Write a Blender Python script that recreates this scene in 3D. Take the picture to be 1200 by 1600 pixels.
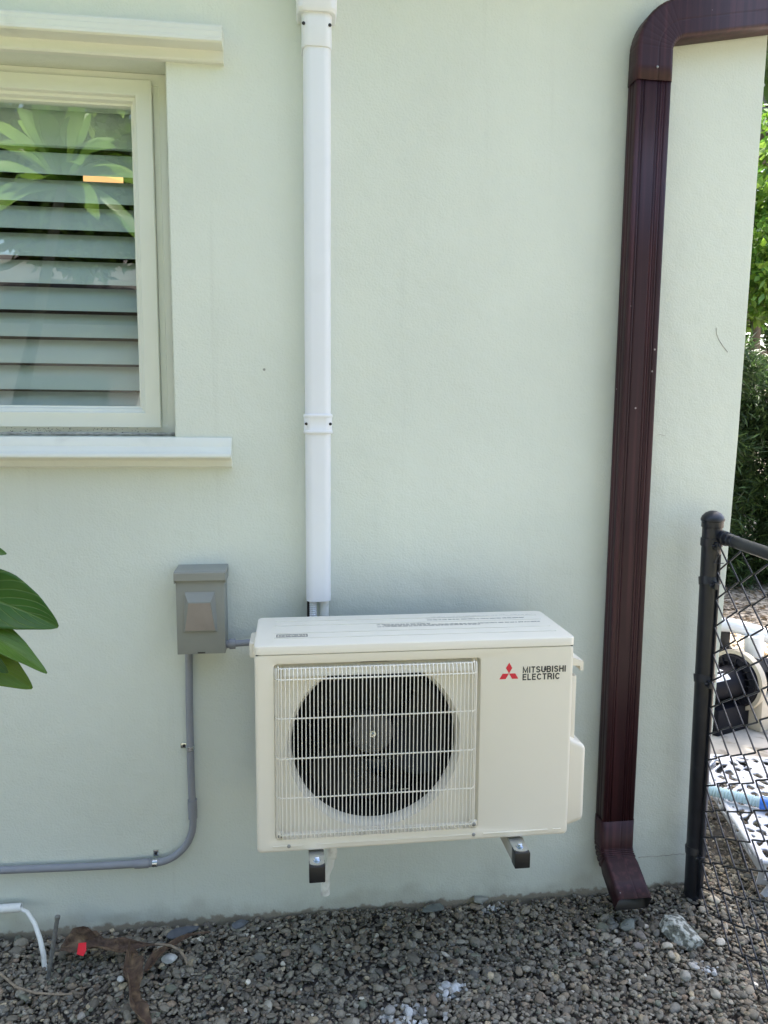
import bpy, bmesh, math, random
import numpy as np
from mathutils import Vector, Matrix
R = math.radians
for o in list(bpy.data.objects): bpy.data.objects.remove(o)
scene = bpy.context.scene
COL = scene.collection

# ------------------------------------------------------------------ camera
CAM = Vector((0, -2.149, 1.51))
pitch, yaw, roll = R(6.697), R(7.162), R(0.355)
F = Vector((math.sin(yaw)*math.cos(pitch), math.cos(yaw)*math.cos(pitch), -math.sin(pitch)))
r0 = Vector((math.cos(yaw), -math.sin(yaw), 0)); u0 = r0.cross(F)
rt = r0*math.cos(roll) + u0*math.sin(roll); up = -r0*math.sin(roll) + u0*math.cos(roll)
cd = bpy.data.cameras.new("camera"); cam = bpy.data.objects.new("camera", cd); COL.objects.link(cam)
m = Matrix.Identity(4)
for i in range(3):
    m[i][0] = rt[i]; m[i][1] = up[i]; m[i][2] = -F[i]; m[i][3] = CAM[i]
cam.matrix_world = m
cd.sensor_fit = 'VERTICAL'; cd.sensor_height = 24; cd.lens = 24*1150/1600
cd.clip_start = .05; cd.clip_end = 500
scene.camera = cam

# ------------------------------------------------------------------ world, sun, exposure
SUN_EL, SUN_AZ = R(62), R(14)          # azimuth of the sun measured from +Y towards +X
world = bpy.data.worlds.new("World"); scene.world = world; world.use_nodes = True
nt = world.node_tree; bg = nt.nodes['Background']
sky = nt.nodes.new('ShaderNodeTexSky'); sky.sky_type = 'NISHITA'; sky.sun_disc = False
sky.sun_elevation = SUN_EL; sky.sun_rotation = SUN_AZ
sky.air_density = 1.0; sky.dust_density = 4.5; sky.ozone_density = 0.25
nt.links.new(sky.outputs[0], bg.inputs[0]); bg.inputs[1].default_value = 0.15
sl = bpy.data.lights.new("sun", 'SUN'); sl.energy = 3.6; sl.angle = R(.5); sl.color = (1, .95, .87)
sun = bpy.data.objects.new("sun", sl); COL.objects.link(sun)
sd = Vector((math.sin(SUN_AZ)*math.cos(SUN_EL), math.cos(SUN_AZ)*math.cos(SUN_EL), math.sin(SUN_EL)))
sun.rotation_euler = sd.to_track_quat('Z', 'Y').to_euler()
scene.view_settings.view_transform = 'Standard'; scene.view_settings.look = 'None'
scene.view_settings.exposure = 2.28; scene.view_settings.gamma = 1
scene.render.engine = 'CYCLES'
scene.render.resolution_x = 768; scene.render.resolution_y = 1024
scene.cycles.max_bounces = 8; scene.cycles.transparent_max_bounces = 16

# ------------------------------------------------------------------ materials
def N(nt, t, **k):
    n = nt.nodes.new(t)
    for a, b in k.items(): setattr(n, a, b)
    return n
def mat(name, col, rough=.6, metal=0, var=0, vscale=6, bump=0, bscale=200, tint=None, spec=.5,
        dirt=None, coat=0, attr=False, trans=0, detail=4, speck=None, rvar=0, bump2=0, b2scale=20):
    """principled material: base colour with noise variation, optional dirt colour blotches, specks and two bumps"""
    m = bpy.data.materials.new(name); m.use_nodes = True; t = m.node_tree; L = t.links.new
    p = t.nodes['Principled BSDF']; p.inputs['Roughness'].default_value = rough
    p.inputs['Metallic'].default_value = metal; p.inputs['Specular IOR Level'].default_value = spec
    p.inputs['Coat Weight'].default_value = coat
    tc = N(t, 'ShaderNodeTexCoord'); g = N(t, 'ShaderNodeNewGeometry')
    pos = g.outputs['Position']
    c = N(t, 'ShaderNodeRGB'); c.outputs[0].default_value = (*col, 1); cur = c.outputs[0]
    if attr:
        a = N(t, 'ShaderNodeAttribute'); a.attribute_name = 'tint'; cur = a.outputs['Color']
    def mix(fac, a, b, bt='MIX'):
        n = N(t, 'ShaderNodeMix', data_type='RGBA', blend_type=bt)
        if isinstance(fac, (int, float)): n.inputs[0].default_value = fac
        else: L(fac, n.inputs[0])
        L(a, n.inputs[6])
        if isinstance(b, tuple): n.inputs[7].default_value = (*b, 1)
        else: L(b, n.inputs[7])
        return n.outputs[2]
    def noise(sc, det=4, dist=0):
        n = N(t, 'ShaderNodeTexNoise'); n.inputs['Scale'].default_value = sc; n.inputs['Detail'].default_value = det
        n.inputs['Distortion'].default_value = dist; L(pos, n.inputs['Vector']); return n.outputs['Fac']
    def ramp(v, a, b):
        n = N(t, 'ShaderNodeMapRange', interpolation_type='SMOOTHSTEP'); L(v, n.inputs[0])
        n.inputs[1].default_value = a; n.inputs[2].default_value = b; return n.outputs[0]
    if var:
        v = N(t, 'ShaderNodeMapRange'); L(noise(vscale, detail), v.inputs[0])
        v.inputs[1].default_value = .25; v.inputs[2].default_value = .75
        v.inputs[3].default_value = 1-var; v.inputs[4].default_value = 1+var
        hs = N(t, 'ShaderNodeVectorMath', operation='SCALE'); L(cur, hs.inputs[0]); L(v.outputs[0], hs.inputs['Scale']); cur = hs.outputs[0]
    if dirt:
        dc, ds, lo, hi, amt = dirt
        f = ramp(noise(ds, 6, .3), lo, hi); mm = N(t, 'ShaderNodeMath', operation='MULTIPLY'); L(f, mm.inputs[0]); mm.inputs[1].default_value = amt
        cur = mix(mm.outputs[0], cur, dc)
    if speck:
        sc, th, colr = speck
        vo = N(t, 'ShaderNodeTexVoronoi'); vo.inputs['Scale'].default_value = sc; L(pos, vo.inputs['Vector'])
        f = ramp(vo.outputs['Distance'], th, th*.5)
        w = N(t, 'ShaderNodeTexWhiteNoise'); L(vo.outputs['Position'], w.inputs['Vector'])
        gt = N(t, 'ShaderNodeMath', operation='GREATER_THAN'); L(w.outputs['Value'], gt.inputs[0]); gt.inputs[1].default_value = .86
        mm = N(t, 'ShaderNodeMath', operation='MULTIPLY'); L(f, mm.inputs[0]); L(gt.outputs[0], mm.inputs[1])
        cur = mix(mm.outputs[0], cur, colr)
    L(cur, p.inputs['Base Color'])
    if rvar:
        v = N(t, 'ShaderNodeMapRange'); L(noise(vscale*2.3, 5), v.inputs[0]); v.inputs[3].default_value = max(0, rough-rvar); v.inputs[4].default_value = min(1, rough+rvar)
        L(v.outputs[0], p.inputs['Roughness'])
    nrm = None
    if bump:
        b = N(t, 'ShaderNodeBump'); b.inputs['Strength'].default_value = bump; b.inputs['Distance'].default_value = .002
        L(noise(bscale, 3), b.inputs['Height']); nrm = b.outputs[0]
    if bump2:
        b = N(t, 'ShaderNodeBump'); b.inputs['Strength'].default_value = bump2; b.inputs['Distance'].default_value = .01
        L(noise(b2scale, 3), b.inputs['Height'])
        if nrm: L(nrm, b.inputs['Normal'])
        nrm = b.outputs[0]
    if nrm: L(nrm, p.inputs['Normal'])
    if trans:
        tr = N(t, 'ShaderNodeBsdfTranslucent'); L(cur, tr.inputs['Color']); ms = N(t, 'ShaderNodeMixShader'); ms.inputs[0].default_value = trans
        L(p.outputs[0], ms.inputs[1]); L(tr.outputs[0], ms.inputs[2]); L(ms.outputs[0], t.nodes['Material Output'].inputs[0])
    return m

MW = mat('wall_stucco', (.645, .688, .610), .85, var=.06, vscale=1.9, bump=.7, bscale=170, bump2=.34, b2scale=16, detail=7,
         dirt=((.42, .44, .36), 2.6, .6, .85, .35), speck=(7, .035, (.28, .29, .25)), spec=.3)
def splash(m):
    t = m.node_tree; L = t.links.new; p = t.nodes['Principled BSDF']; src = p.inputs['Base Color'].links[0].from_socket
    g = [n for n in t.nodes if n.type == 'NEW_GEOMETRY'][0]; sx = N(t, 'ShaderNodeSeparateXYZ'); L(g.outputs['Position'], sx.inputs[0])
    def layer(src, sc, detail, zh, wob, col, amt):
        n = N(t, 'ShaderNodeTexNoise'); n.inputs['Scale'].default_value = sc; n.inputs['Detail'].default_value = detail; L(g.outputs['Position'], n.inputs['Vector'])
        a = N(t, 'ShaderNodeMath', operation='MULTIPLY_ADD'); L(n.outputs['Fac'], a.inputs[0]); a.inputs[1].default_value = -wob; L(sx.outputs[2], a.inputs[2])
        r = N(t, 'ShaderNodeMapRange', interpolation_type='SMOOTHSTEP'); L(a.outputs[0], r.inputs[0]); r.inputs[1].default_value = zh-wob*.5; r.inputs[2].default_value = -wob*.5; r.inputs[4].default_value = amt
        mx = N(t, 'ShaderNodeMix', data_type='RGBA'); L(r.outputs[0], mx.inputs[0]); L(src, mx.inputs[6]); mx.inputs[7].default_value = (*col, 1); return mx.outputs[2]
    src = layer(src, 9, 8, .07, .16, (.40, .40, .33), .55); src = layer(src, 40, 6, .012, .05, (.22, .18, .13), .8)
    # faint run marks down the wall
    mp = N(t, 'ShaderNodeMapping'); mp.inputs['Scale'].default_value = (26, 26, .9); L(g.outputs['Position'], mp.inputs[0])
    n = N(t, 'ShaderNodeTexNoise'); n.inputs['Scale'].default_value = 1; n.inputs['Detail'].default_value = 6; L(mp.outputs[0], n.inputs['Vector'])
    r = N(t, 'ShaderNodeMapRange', interpolation_type='SMOOTHSTEP'); L(n.outputs['Fac'], r.inputs[0]); r.inputs[1].default_value = .58; r.inputs[2].default_value = .80; r.inputs[4].default_value = .16
    mx = N(t, 'ShaderNodeMix', data_type='RGBA'); L(r.outputs[0], mx.inputs[0]); L(src, mx.inputs[6]); mx.inputs[7].default_value = (.45, .47, .41, 1)
    L(mx.outputs[2], p.inputs['Base Color'])
splash(MW)
MTRIM = mat('trim_paint', (.68, .70, .62), .5, var=.03, vscale=5, bump=.25, bscale=120, dirt=((.45, .45, .38), 12, .6, .8, .3))
MFRAME = mat('window_aluminium_paint', (.68, .71, .62), .4, var=.02, vscale=8, bump=.08, bscale=400)
MCAULK = mat('dirty_caulk', (.33, .33, .29), .9, var=.4, vscale=60, bump=1, bscale=300)
MSHUT = mat('shutter_paint', (.58, .645, .655), .45, var=.02)
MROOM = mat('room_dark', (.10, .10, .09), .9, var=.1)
MPVC = mat('white_cover_plastic', (.73, .76, .79), .40, var=.02, vscale=3, bump=.05, bscale=50, dirt=((.62, .64, .64), 9, .55, .85, .35), bump2=.05, b2scale=8)
MPVCW = mat('white_pipe_plastic', (.74, .76, .72), .45, var=.05, vscale=15, dirt=((.35, .33, .28), 25, .55, .75, .5))
MCREAM = mat('casing_cream_enamel', (.75, .712, .605), .38, var=.012, vscale=2.5, bump=.05, bscale=250, dirt=((.6, .56, .46), 5, .62, .85, .25), bump2=.02, b2scale=6)
MGUARD = mat('guard_coating', (.80, .775, .68), .4)
MBLACK = mat('black_plastic', (.012, .012, .013), .4, var=.2, vscale=20)  # also on the downspout's inner faces, as shade put into the colour
MFAN = mat('fan_plastic', (.008, .009, .009), .5, spec=.2, var=.1)
MHUB = mat('fan_hub_grey', (.075, .075, .072), .5, spec=.3, var=.1, vscale=15)
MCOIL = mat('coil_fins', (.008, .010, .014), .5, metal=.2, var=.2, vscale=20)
MGREYBOX = mat('grey_enamel_box', (.225, .235, .21), .42, var=.04, vscale=8, bump=.12, bscale=90, rvar=.08)
MPLATE = mat('brown_grey_plate', (.26, .225, .195), .38, var=.14, vscale=16, rvar=.1)
MCOND = mat('grey_conduit_plastic', (.235, .25, .275), .5, var=.06, vscale=10, dirt=((.32, .32, .31), 22, .6, .8, .4))
MZINC = mat('zinc', (.62, .66, .70), .22, metal=1, var=.1, vscale=60, rvar=.1)
MSTEEL = mat('dull_steel', (.30, .31, .30), .5, metal=.7, var=.3, vscale=60, bump=.5, bscale=400)
MARM = mat('bracket_paint', (.40, .39, .34), .5, var=.05)
MRED = mat('emblem_red', (.60, .012, .035), .4)
MINK = mat('print_black', (.03, .03, .032), .5)
MINK2 = mat('print_grey', (.045, .05, .055), .6)
MFENCE = mat('black_vinyl', (.012, .014, .02), .38, var=.25, vscale=30, bump=.15, bscale=200, dirt=((.06, .06, .06), 30, .6, .8, .5))
MMETALW = mat('cast_white_metal', (.55, .57, .62), .5, var=.1, vscale=20, bump=.2, bscale=100, dirt=((.25, .25, .26), 20, .55, .8, .5))
MCONC = mat('concrete', (.44, .41, .36), .9, var=.2, vscale=6, bump=.6, bscale=150, dirt=((.15, .13, .10), 9, .5, .68, .8))
MSOIL = mat('soil_bed', (.10, .09, .08), .95, var=.3, vscale=12, bump=1, bscale=100)
MLEAFD = mat('dead_leaf', (.085, .052, .033), .75, var=.5, vscale=70, bump=1, bscale=200, dirt=((.23, .16, .09), 28, .45, .7, .8), bump2=.6, b2scale=60)
MTWIG = mat('dry_twig', (.26, .21, .15), .85, var=.3, vscale=60, bump=.6, bscale=300)
MREDP = mat('red_plastic', (.75, .012, .03), .45)
MBLUE = mat('blue_cuff', (.03, .16, .62), .4)
MHOSE = mat('hose_plastic', (.42, .56, .60), .4)
MTAN = mat('tan_band', (.50, .45, .36), .4, var=.1, vscale=20)
MBARK = mat('bark', (.16, .13, .10), .9, var=.3, vscale=20, bump=1, bscale=60)
MROOF = mat('roof_shingle', (.09, .085, .08), .9, var=.3, vscale=12, bump=.6, bscale=60)
MNEIGH = mat('neighbour_stucco', (.52, .52, .50), .9, var=.04, vscale=2, bump=.3, bscale=80)
MPEB = mat('pebbles', (.2, .2, .2), .78, attr=True, var=.22, vscale=130, bump=.35, bscale=450)
MFOL = mat('leaves', (.1, .2, .05), .45, attr=True, trans=.35)
MROCK = mat('mossy_rock', (.17, .18, .15), .9, var=.4, vscale=60, bump=1, bscale=200, dirt=((.52, .54, .49), 60, .46, .56, .9), bump2=1, b2scale=70)
MCANE = mat('plumeria_bark', (.22, .22, .18), .8, var=.25, vscale=25, bump=.8, bscale=80)

def grass_ground():
    m = mat('yard_ground', (.50, .43, .34), .95, var=.3, vscale=5, bump=1, bscale=60,
            dirt=((.075, .06, .04), 22, .46, .56, .85), bump2=1, b2scale=30)
    return m
MYARD = grass_ground()
MPUMP = mat('pump_black', (.006, .007, .012), .6, spec=.15)
MLAWN = mat('lawn_grass', (.125, .13, .075), .9, var=.4, vscale=9, bump=1, bscale=80, dirt=((.22, .18, .10), 3, .5, .7, .5))

# burgundy downspout: chalky streaks that run down the sheet metal
def spout_mat():
    m = mat('burgundy_enamel', (.026, .008, .012), .46, var=.15, vscale=4, spec=.32)
    t = m.node_tree; L = t.links.new; p = t.nodes['Principled BSDF']; g = [n for n in t.nodes if n.type == 'NEW_GEOMETRY'][0]
    mp = N(t, 'ShaderNodeMapping'); mp.inputs['Scale'].default_value = (60, 60, 1.3); L(g.outputs['Position'], mp.inputs[0])
    n = N(t, 'ShaderNodeTexNoise'); n.inputs['Scale'].default_value = 1; n.inputs['Detail'].default_value = 5; L(mp.outputs[0], n.inputs['Vector'])
    r = N(t, 'ShaderNodeMapRange', interpolation_type='SMOOTHSTEP'); L(n.outputs['Fac'], r.inputs[0]); r.inputs[1].default_value = .44; r.inputs[2].default_value = .72
    r.inputs[4].default_value = .5
    mx = N(t, 'ShaderNodeMix', data_type='RGBA'); L(r.outputs[0], mx.inputs[0]); L(p.inputs['Base Color'].links[0].from_socket, mx.inputs[6])
    mx.inputs[7].default_value = (.085, .028, .034, 1)
    v = N(t, 'ShaderNodeTexVoronoi'); v.inputs['Scale'].default_value = 22; L(g.outputs['Position'], v.inputs['Vector'])
    r2 = N(t, 'ShaderNodeMapRange'); L(v.outputs['Distance'], r2.inputs[0]); r2.inputs[1].default_value = .075; r2.inputs[2].default_value = .05
    w = N(t, 'ShaderNodeTexWhiteNoise'); L(v.outputs['Position'], w.inputs['Vector'])
    gt = N(t, 'ShaderNodeMath', operation='GREATER_THAN'); L(w.outputs['Value'], gt.inputs[0]); gt.inputs[1].default_value = .75
    mu = N(t, 'ShaderNodeMath', operation='MULTIPLY'); L(r2.outputs[0], mu.inputs[0]); L(gt.outputs[0], mu.inputs[1])
    m2 = N(t, 'ShaderNodeMix', data_type='RGBA'); L(mu.outputs[0], m2.inputs[0]); L(mx.outputs[2], m2.inputs[6]); m2.inputs[7].default_value = (.3, .26, .26, 1)
    L(m2.outputs[2], p.inputs['Base Color'])
    return m
MSPOUT = spout_mat()

def glass_mat():
    m = bpy.data.materials.new('window_glass'); m.use_nodes = True; t = m.node_tree; L = t.links.new
    t.nodes.remove(t.nodes['Principled BSDF'])
    tr = N(t, 'ShaderNodeBsdfTransparent'); tr.inputs[0].default_value = (.90, .94, .92, 1)
    gl = N(t, 'ShaderNodeBsdfGlossy'); gl.inputs['Roughness'].default_value = 0.0
    fr = N(t, 'ShaderNodeFresnel'); fr.inputs[0].default_value = 1.55
    g = N(t, 'ShaderNodeNewGeometry'); iv = N(t, 'ShaderNodeMath', operation='SUBTRACT'); iv.inputs[0].default_value = 1; L(g.outputs['Backfacing'], iv.inputs[1])
    mu = N(t, 'ShaderNodeMath', operation='MULTIPLY'); L(fr.outputs[0], mu.inputs[0]); L(iv.outputs[0], mu.inputs[1])
    m3 = N(t, 'ShaderNodeMath', operation='MULTIPLY'); L(mu.outputs[0], m3.inputs[0]); m3.inputs[1].default_value = 3.3
    ms = N(t, 'ShaderNodeMixShader'); L(m3.outputs[0], ms.inputs[0]); L(tr.outputs[0], ms.inputs[1]); L(gl.outputs[0], ms.inputs[2])
    L(ms.outputs[0], t.nodes['Material Output'].inputs[0]); return m
MGLASS = glass_mat()

def emit(name, col, s):
    m = bpy.data.materials.new(name); m.use_nodes = True; p = m.node_tree.nodes['Principled BSDF']
    p.inputs['Base Color'].default_value = (*col, 1); p.inputs['Emission Color'].default_value = (*col, 1); p.inputs['Emission Strength'].default_value = s
    return m
MLAMP = emit('lamp_shade_lit', (1, .52, .22), .36)

def plumeria_mat():
    m = bpy.data.materials.new('plumeria_leaf'); m.use_nodes = True; t = m.node_tree; L = t.links.new; p = t.nodes['Principled BSDF']
    uv = N(t, 'ShaderNodeUVMap'); sx = N(t, 'ShaderNodeSeparateXYZ'); L(uv.outputs[0], sx.inputs[0])
    ab = N(t, 'ShaderNodeMath', operation='ABSOLUTE'); L(sx.outputs[0], ab.inputs[0])
    a = N(t, 'ShaderNodeMath', operation='MULTIPLY'); L(ab.outputs[0], a.inputs[0]); a.inputs[1].default_value = -.12
    s = N(t, 'ShaderNodeMath', operation='ADD'); L(sx.outputs[1], s.inputs[0]); L(a.outputs[0], s.inputs[1])
    f = N(t, 'ShaderNodeMath', operation='MULTIPLY'); L(s.outputs[0], f.inputs[0]); f.inputs[1].default_value = 170
    sn = N(t, 'ShaderNodeMath', operation='SINE'); L(f.outputs[0], sn.inputs[0])
    r = N(t, 'ShaderNodeMapRange', interpolation_type='SMOOTHSTEP'); L(sn.outputs[0], r.inputs[0]); r.inputs[1].default_value = .8; r.inputs[2].default_value = 1
    mr = N(t, 'ShaderNodeMapRange', interpolation_type='SMOOTHSTEP'); L(ab.outputs[0], mr.inputs[0]); mr.inputs[1].default_value = .06; mr.inputs[2].default_value = .015
    mxv = N(t, 'ShaderNodeMath', operation='MAXIMUM'); L(r.outputs[0], mxv.inputs[0]); L(mr.outputs[0], mxv.inputs[1])
    g = N(t, 'ShaderNodeNewGeometry'); n = N(t, 'ShaderNodeTexNoise'); n.inputs['Scale'].default_value = 18; n.inputs['Detail'].default_value = 5; L(g.outputs['Position'], n.inputs['Vector'])
    cr = N(t, 'ShaderNodeMix', data_type='RGBA'); L(n.outputs['Fac'], cr.inputs[0]); cr.inputs[6].default_value = (.022, .075, .012, 1); cr.inputs[7].default_value = (.055, .14, .02, 1)
    at = N(t, 'ShaderNodeAttribute'); at.attribute_name = 'tint'
    ml = N(t, 'ShaderNodeMix', data_type='RGBA', blend_type='MULTIPLY'); ml.inputs[0].default_value = 1; L(cr.outputs[2], ml.inputs[6]); L(at.outputs['Color'], ml.inputs[7])
    vm = N(t, 'ShaderNodeMath', operation='MULTIPLY'); L(mxv.outputs[0], vm.inputs[0]); vm.inputs[1].default_value = .5
    mx = N(t, 'ShaderNodeMix', data_type='RGBA'); L(vm.outputs[0], mx.inputs[0]); L(ml.outputs[2], mx.inputs[6]); mx.inputs[7].default_value = (.14, .24, .05, 1)
    L(mx.outputs[2], p.inputs['Base Color']); p.inputs['Roughness'].default_value = .38
    b = N(t, 'ShaderNodeBump'); b.inputs['Strength'].default_value = .5; b.inputs['Distance'].default_value = .002; b.invert = True; L(mxv.outputs[0], b.inputs['Height']); L(b.outputs[0], p.inputs['Normal'])
    tr = N(t, 'ShaderNodeBsdfTranslucent'); L(mx.outputs[2], tr.inputs['Color']); ms = N(t, 'ShaderNodeMixShader'); ms.inputs[0].default_value = .42
    L(p.outputs[0], ms.inputs[1]); L(tr.outputs[0], ms.inputs[2]); L(ms.outputs[0], t.nodes['Material Output'].inputs[0])
    return m
MPLUM = plumeria_mat()

# ------------------------------------------------------------------ object helpers
def tag(o, label=None, cat=None, group=None, kind=None):
    if label: o['label'] = label
    if cat: o['category'] = cat
    if group: o['group'] = group
    if kind: o['kind'] = kind
    return o
def link(name, me, m, parent=None, smooth=True, angle=35):
    if m: me.materials.append(m)
    if smooth:
        me.polygons.foreach_set('use_smooth', [True]*len(me.polygons)); 
        try: me.set_sharp_from_angle(angle=R(angle))
        except Exception: pass
    o = bpy.data.objects.new(name, me); COL.objects.link(o)
    if parent:
        o.parent = parent
        bpy_w = world_of(parent); o.matrix_parent_inverse = bpy_w.inverted()
    return o
def world_of(o):
    M_ = Matrix.Translation(o.location) if o.parent is None else world_of(o.parent) @ o.matrix_parent_inverse @ Matrix.Translation(o.location)
    return M_
def empty(name, loc, label, cat, group=None):
    o = bpy.data.objects.new(name, None); o.empty_display_size = .05; o.location = loc; COL.objects.link(o)
    return tag(o, label, cat, group)
class MB:
    def __init__(s): s.bm = bmesh.new()
    def box(s, x0, x1, y0, y1, z0, z1, bev=0, seg=2, M_=None):
        b = bmesh.new(); bmesh.ops.create_cube(b, size=1)
        for v in b.verts: v.co = Vector(((x0+x1)/2+v.co.x*(x1-x0), (y0+y1)/2+v.co.y*(y1-y0), (z0+z1)/2+v.co.z*(z1-z0)))
        if bev: bmesh.ops.bevel(b, geom=b.edges[:], offset=bev, segments=seg, affect='EDGES', profile=.6)
        if M_: bmesh.ops.transform(b, matrix=M_, verts=b.verts)
        s.add(b); return s
    def add(s, b):
        me = bpy.data.meshes.new('t'); b.to_mesh(me); b.free(); s.bm.from_mesh(me); bpy.data.meshes.remove(me)
    def loft(s, loops, cap0=True, cap1=True, closed=True):
        rows = [[s.bm.verts.new(p) for p in lp] for lp in loops]; n = len(rows[0])
        for a, b in zip(rows, rows[1:]):
            for i in range(n if closed else n-1):
                j = (i+1) % n
                try: s.bm.faces.new((a[i], a[j], b[j], b[i]))
                except ValueError: pass
        if cap0: s.bm.faces.new(rows[0][::-1])
        if cap1: s.bm.faces.new(rows[-1])
        return s
    def tube(s, pts, r, n=10, caps=True):
        pts = [Vector(p) for p in pts]; rs = r if isinstance(r, (list, tuple)) else [r]*len(pts)
        T = []
        for i in range(len(pts)):
            a = pts[max(i-1, 0)]; b = pts[min(i+1, len(pts)-1)]; T.append((b-a).normalized())
        ref = Vector((0, 0, 1)) if abs(T[0].z) < .9 else Vector((1, 0, 0))
        U = T[0].cross(ref).normalized(); loops = []
        for i, p in enumerate(pts):
            U = (U - T[i]*U.dot(T[i])).normalized(); V = T[i].cross(U)
            loops.append([p + (U*math.cos(2*math.pi*k/n) + V*math.sin(2*math.pi*k/n))*rs[i] for k in range(n)])
        return s.loft(loops, caps, caps)
    def lathe(s, prof, origin, axis, n=32, cap0=True, cap1=True):
        """prof: (radius, distance along axis)"""
        A = Vector(axis).normalized(); ref = Vector((0, 0, 1)) if abs(A.z) < .9 else Vector((1, 0, 0))
        U = A.cross(ref).normalized(); V = A.cross(U); O = Vector(origin)
        return s.loft([[O + A*h + (U*math.cos(2*math.pi*k/n)+V*math.sin(2*math.pi*k/n))*max(r, 1e-5) for k in range(n)] for r, h in prof], cap0, cap1)
    def prism(s, poly, x0, x1, axis='x'):
        f = (lambda a, b, c: Vector((c, a, b))) if axis == 'x' else (lambda a, b, c: Vector((a, c, b))) if axis == 'y' else (lambda a, b, c: Vector((a, b, c)))
        return s.loft([[f(a, b, x0) for a, b in poly], [f(a, b, x1) for a, b in poly]])
    def build(s, name, m, parent=None, smooth=True, angle=35, fix=True):
        if fix: bmesh.ops.recalc_face_normals(s.bm, faces=s.bm.faces[:])
        me = bpy.data.meshes.new(name); s.bm.to_mesh(me); s.bm.free()
        return link(name, me, m, parent, smooth, angle)
def mesh_np(name, V, Fq, m, tint=None, parent=None, smooth=True, angle=180):
    """V (n,3), Fq (f,k) arrays"""
    me = bpy.data.meshes.new(name); k = Fq.shape[1]
    me.vertices.add(len(V)); me.vertices.foreach_set('co', V.astype(np.float32).ravel())
    me.loops.add(Fq.size); me.loops.foreach_set('vertex_index', Fq.astype(np.int32).ravel())
    me.polygons.add(len(Fq)); me.polygons.foreach_set('loop_start', np.arange(0, Fq.size, k, dtype=np.int32))
    me.update(calc_edges=True)
    if tint is not None:
        at = me.attributes.new('tint', 'FLOAT_COLOR', 'POINT')
        at.data.foreach_set('color', np.concatenate([tint, np.ones((len(tint), 1))], 1).astype(np.float32).ravel())
    me.materials.append(m)
    if smooth: me.polygons.foreach_set('use_smooth', [True]*len(me.polygons))
    o = bpy.data.objects.new(name, me); COL.objects.link(o)
    if parent: o.parent = parent; o.matrix_parent_inverse = world_of(parent).inverted()
    return o
def screw(parent, p, axis=(0, -1, 0), r=.004, m=None, name='screw'):
    b = MB(); A = Vector(axis).normalized(); p = Vector(p)
    b.lathe([(r, 0), (r, r*.25), (r*.8, r*.5), (r*.45, r*.62)], p, A, 14)
    ref = Vector((0, 0, 1)) if abs(A.z) < .9 else Vector((1, 0, 0)); U = A.cross(ref).normalized()
    return b.build(name, m or MZINC, parent)
def roundrect(x0, x1, z0, z1, r, y, n=256, k=6):
    """rounded rectangle; every loop has the same points per corner and per side, so loops of different size match"""
    C4 = ((x1-r, z0+r, -90), (x1-r, z1-r, 0), (x0+r, z1-r, 90), (x0+r, z0+r, 180)); P = []
    for q, (cx, cz, a0) in enumerate(C4):
        for i in range(k+1):
            a = R(a0 + 90*i/k); P.append((cx+r*math.cos(a), cz+r*math.sin(a)))
        if n:
            nx_, nz_, na_ = C4[(q+1) % 4]; e = P[-1]; f = (nx_+r*math.cos(R(na_)), nz_+r*math.sin(R(na_)))
            for i in range(1, 40): P.append((e[0]+(f[0]-e[0])*i/40, e[1]+(f[1]-e[1])*i/40))
    return [Vector((a, y, b)) for a, b in P]

# ================================================================== THE GROUND
def sheet(name, x0, x1, y0, y1, z, m, nx=2, ny=2, amp=0, kind='structure'):
    xs = np.linspace(x0, x1, nx); ys = np.linspace(y0, y1, ny); X, Y = np.meshgrid(xs, ys)
    Z = z + amp*(np.sin(X*1.7+Y*.6)+np.sin(Y*2.3-X*.9)*.6)
    V = np.stack([X, Y, Z], -1).reshape(-1, 3); i = np.arange(nx*ny).reshape(ny, nx)
    Fq = np.stack([i[:-1, :-1], i[:-1, 1:], i[1:, 1:], i[1:, :-1]], -1).reshape(-1, 4)
    return tag(mesh_np(name, V, Fq, m), kind=kind)
sheet('ground', -60, 60, -60, 60, -.045, MYARD)
sheet('gravel_bed', -2.6, 2.4, -1.9, .9, -.032, MSOIL, 60, 40, .001)
sheet('lawn', -12, 12, -14, -2.0, -.035, MLAWN)

def ico(level):
    b = bmesh.new(); bmesh.ops.create_icosphere(b, subdivisions=level, radius=1)
    V = np.array([v.co[:] for v in b.verts]); Fc = np.array([[v.index for v in f.verts] for f in b.faces]); b.free(); return V, Fc
rng = np.random.default_rng(5)
IV, IF = ico(2)
PROTO = []
for i in range(24):     # chips and pebbles: an icosphere cut by a few planes so it has facets
    v = IV.copy()*(1+rng.normal(0, .05, (len(IV), 1)))
    for _ in range(rng.integers(2, 7)):
        n = rng.normal(size=3); n /= np.linalg.norm(n); h = rng.uniform(.5, .85)
        d = v @ n; v -= np.where(d > h, d-h, 0)[:, None]*n
    PROTO.append(v)
def rots(n, tilt):
    a = rng.uniform(0, 2*np.pi, n); ca, sa = np.cos(a), np.sin(a); z = np.zeros(n); o = np.ones(n)
    Rz = np.stack([np.stack([ca, -sa, z], -1), np.stack([sa, ca, z], -1), np.stack([z, z, o], -1)], -2)
    b = rng.normal(0, tilt, n); c, s = np.cos(b), np.sin(b)
    Rx = np.stack([np.stack([o, z, z], -1), np.stack([z, c, -s], -1), np.stack([z, s, c], -1)], -2)
    e = rng.uniform(0, 2*np.pi, n); ce, se = np.cos(e), np.sin(e)
    Re = np.stack([np.stack([ce, -se, z], -1), np.stack([se, ce, z], -1), np.stack([z, z, o], -1)], -2)
    return Re @ Rx @ Rz
def heap(x, y):
    return .006*np.sin(x*5+1)*np.cos(y*7) + .005*np.sin(x*11+y*9)
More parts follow.
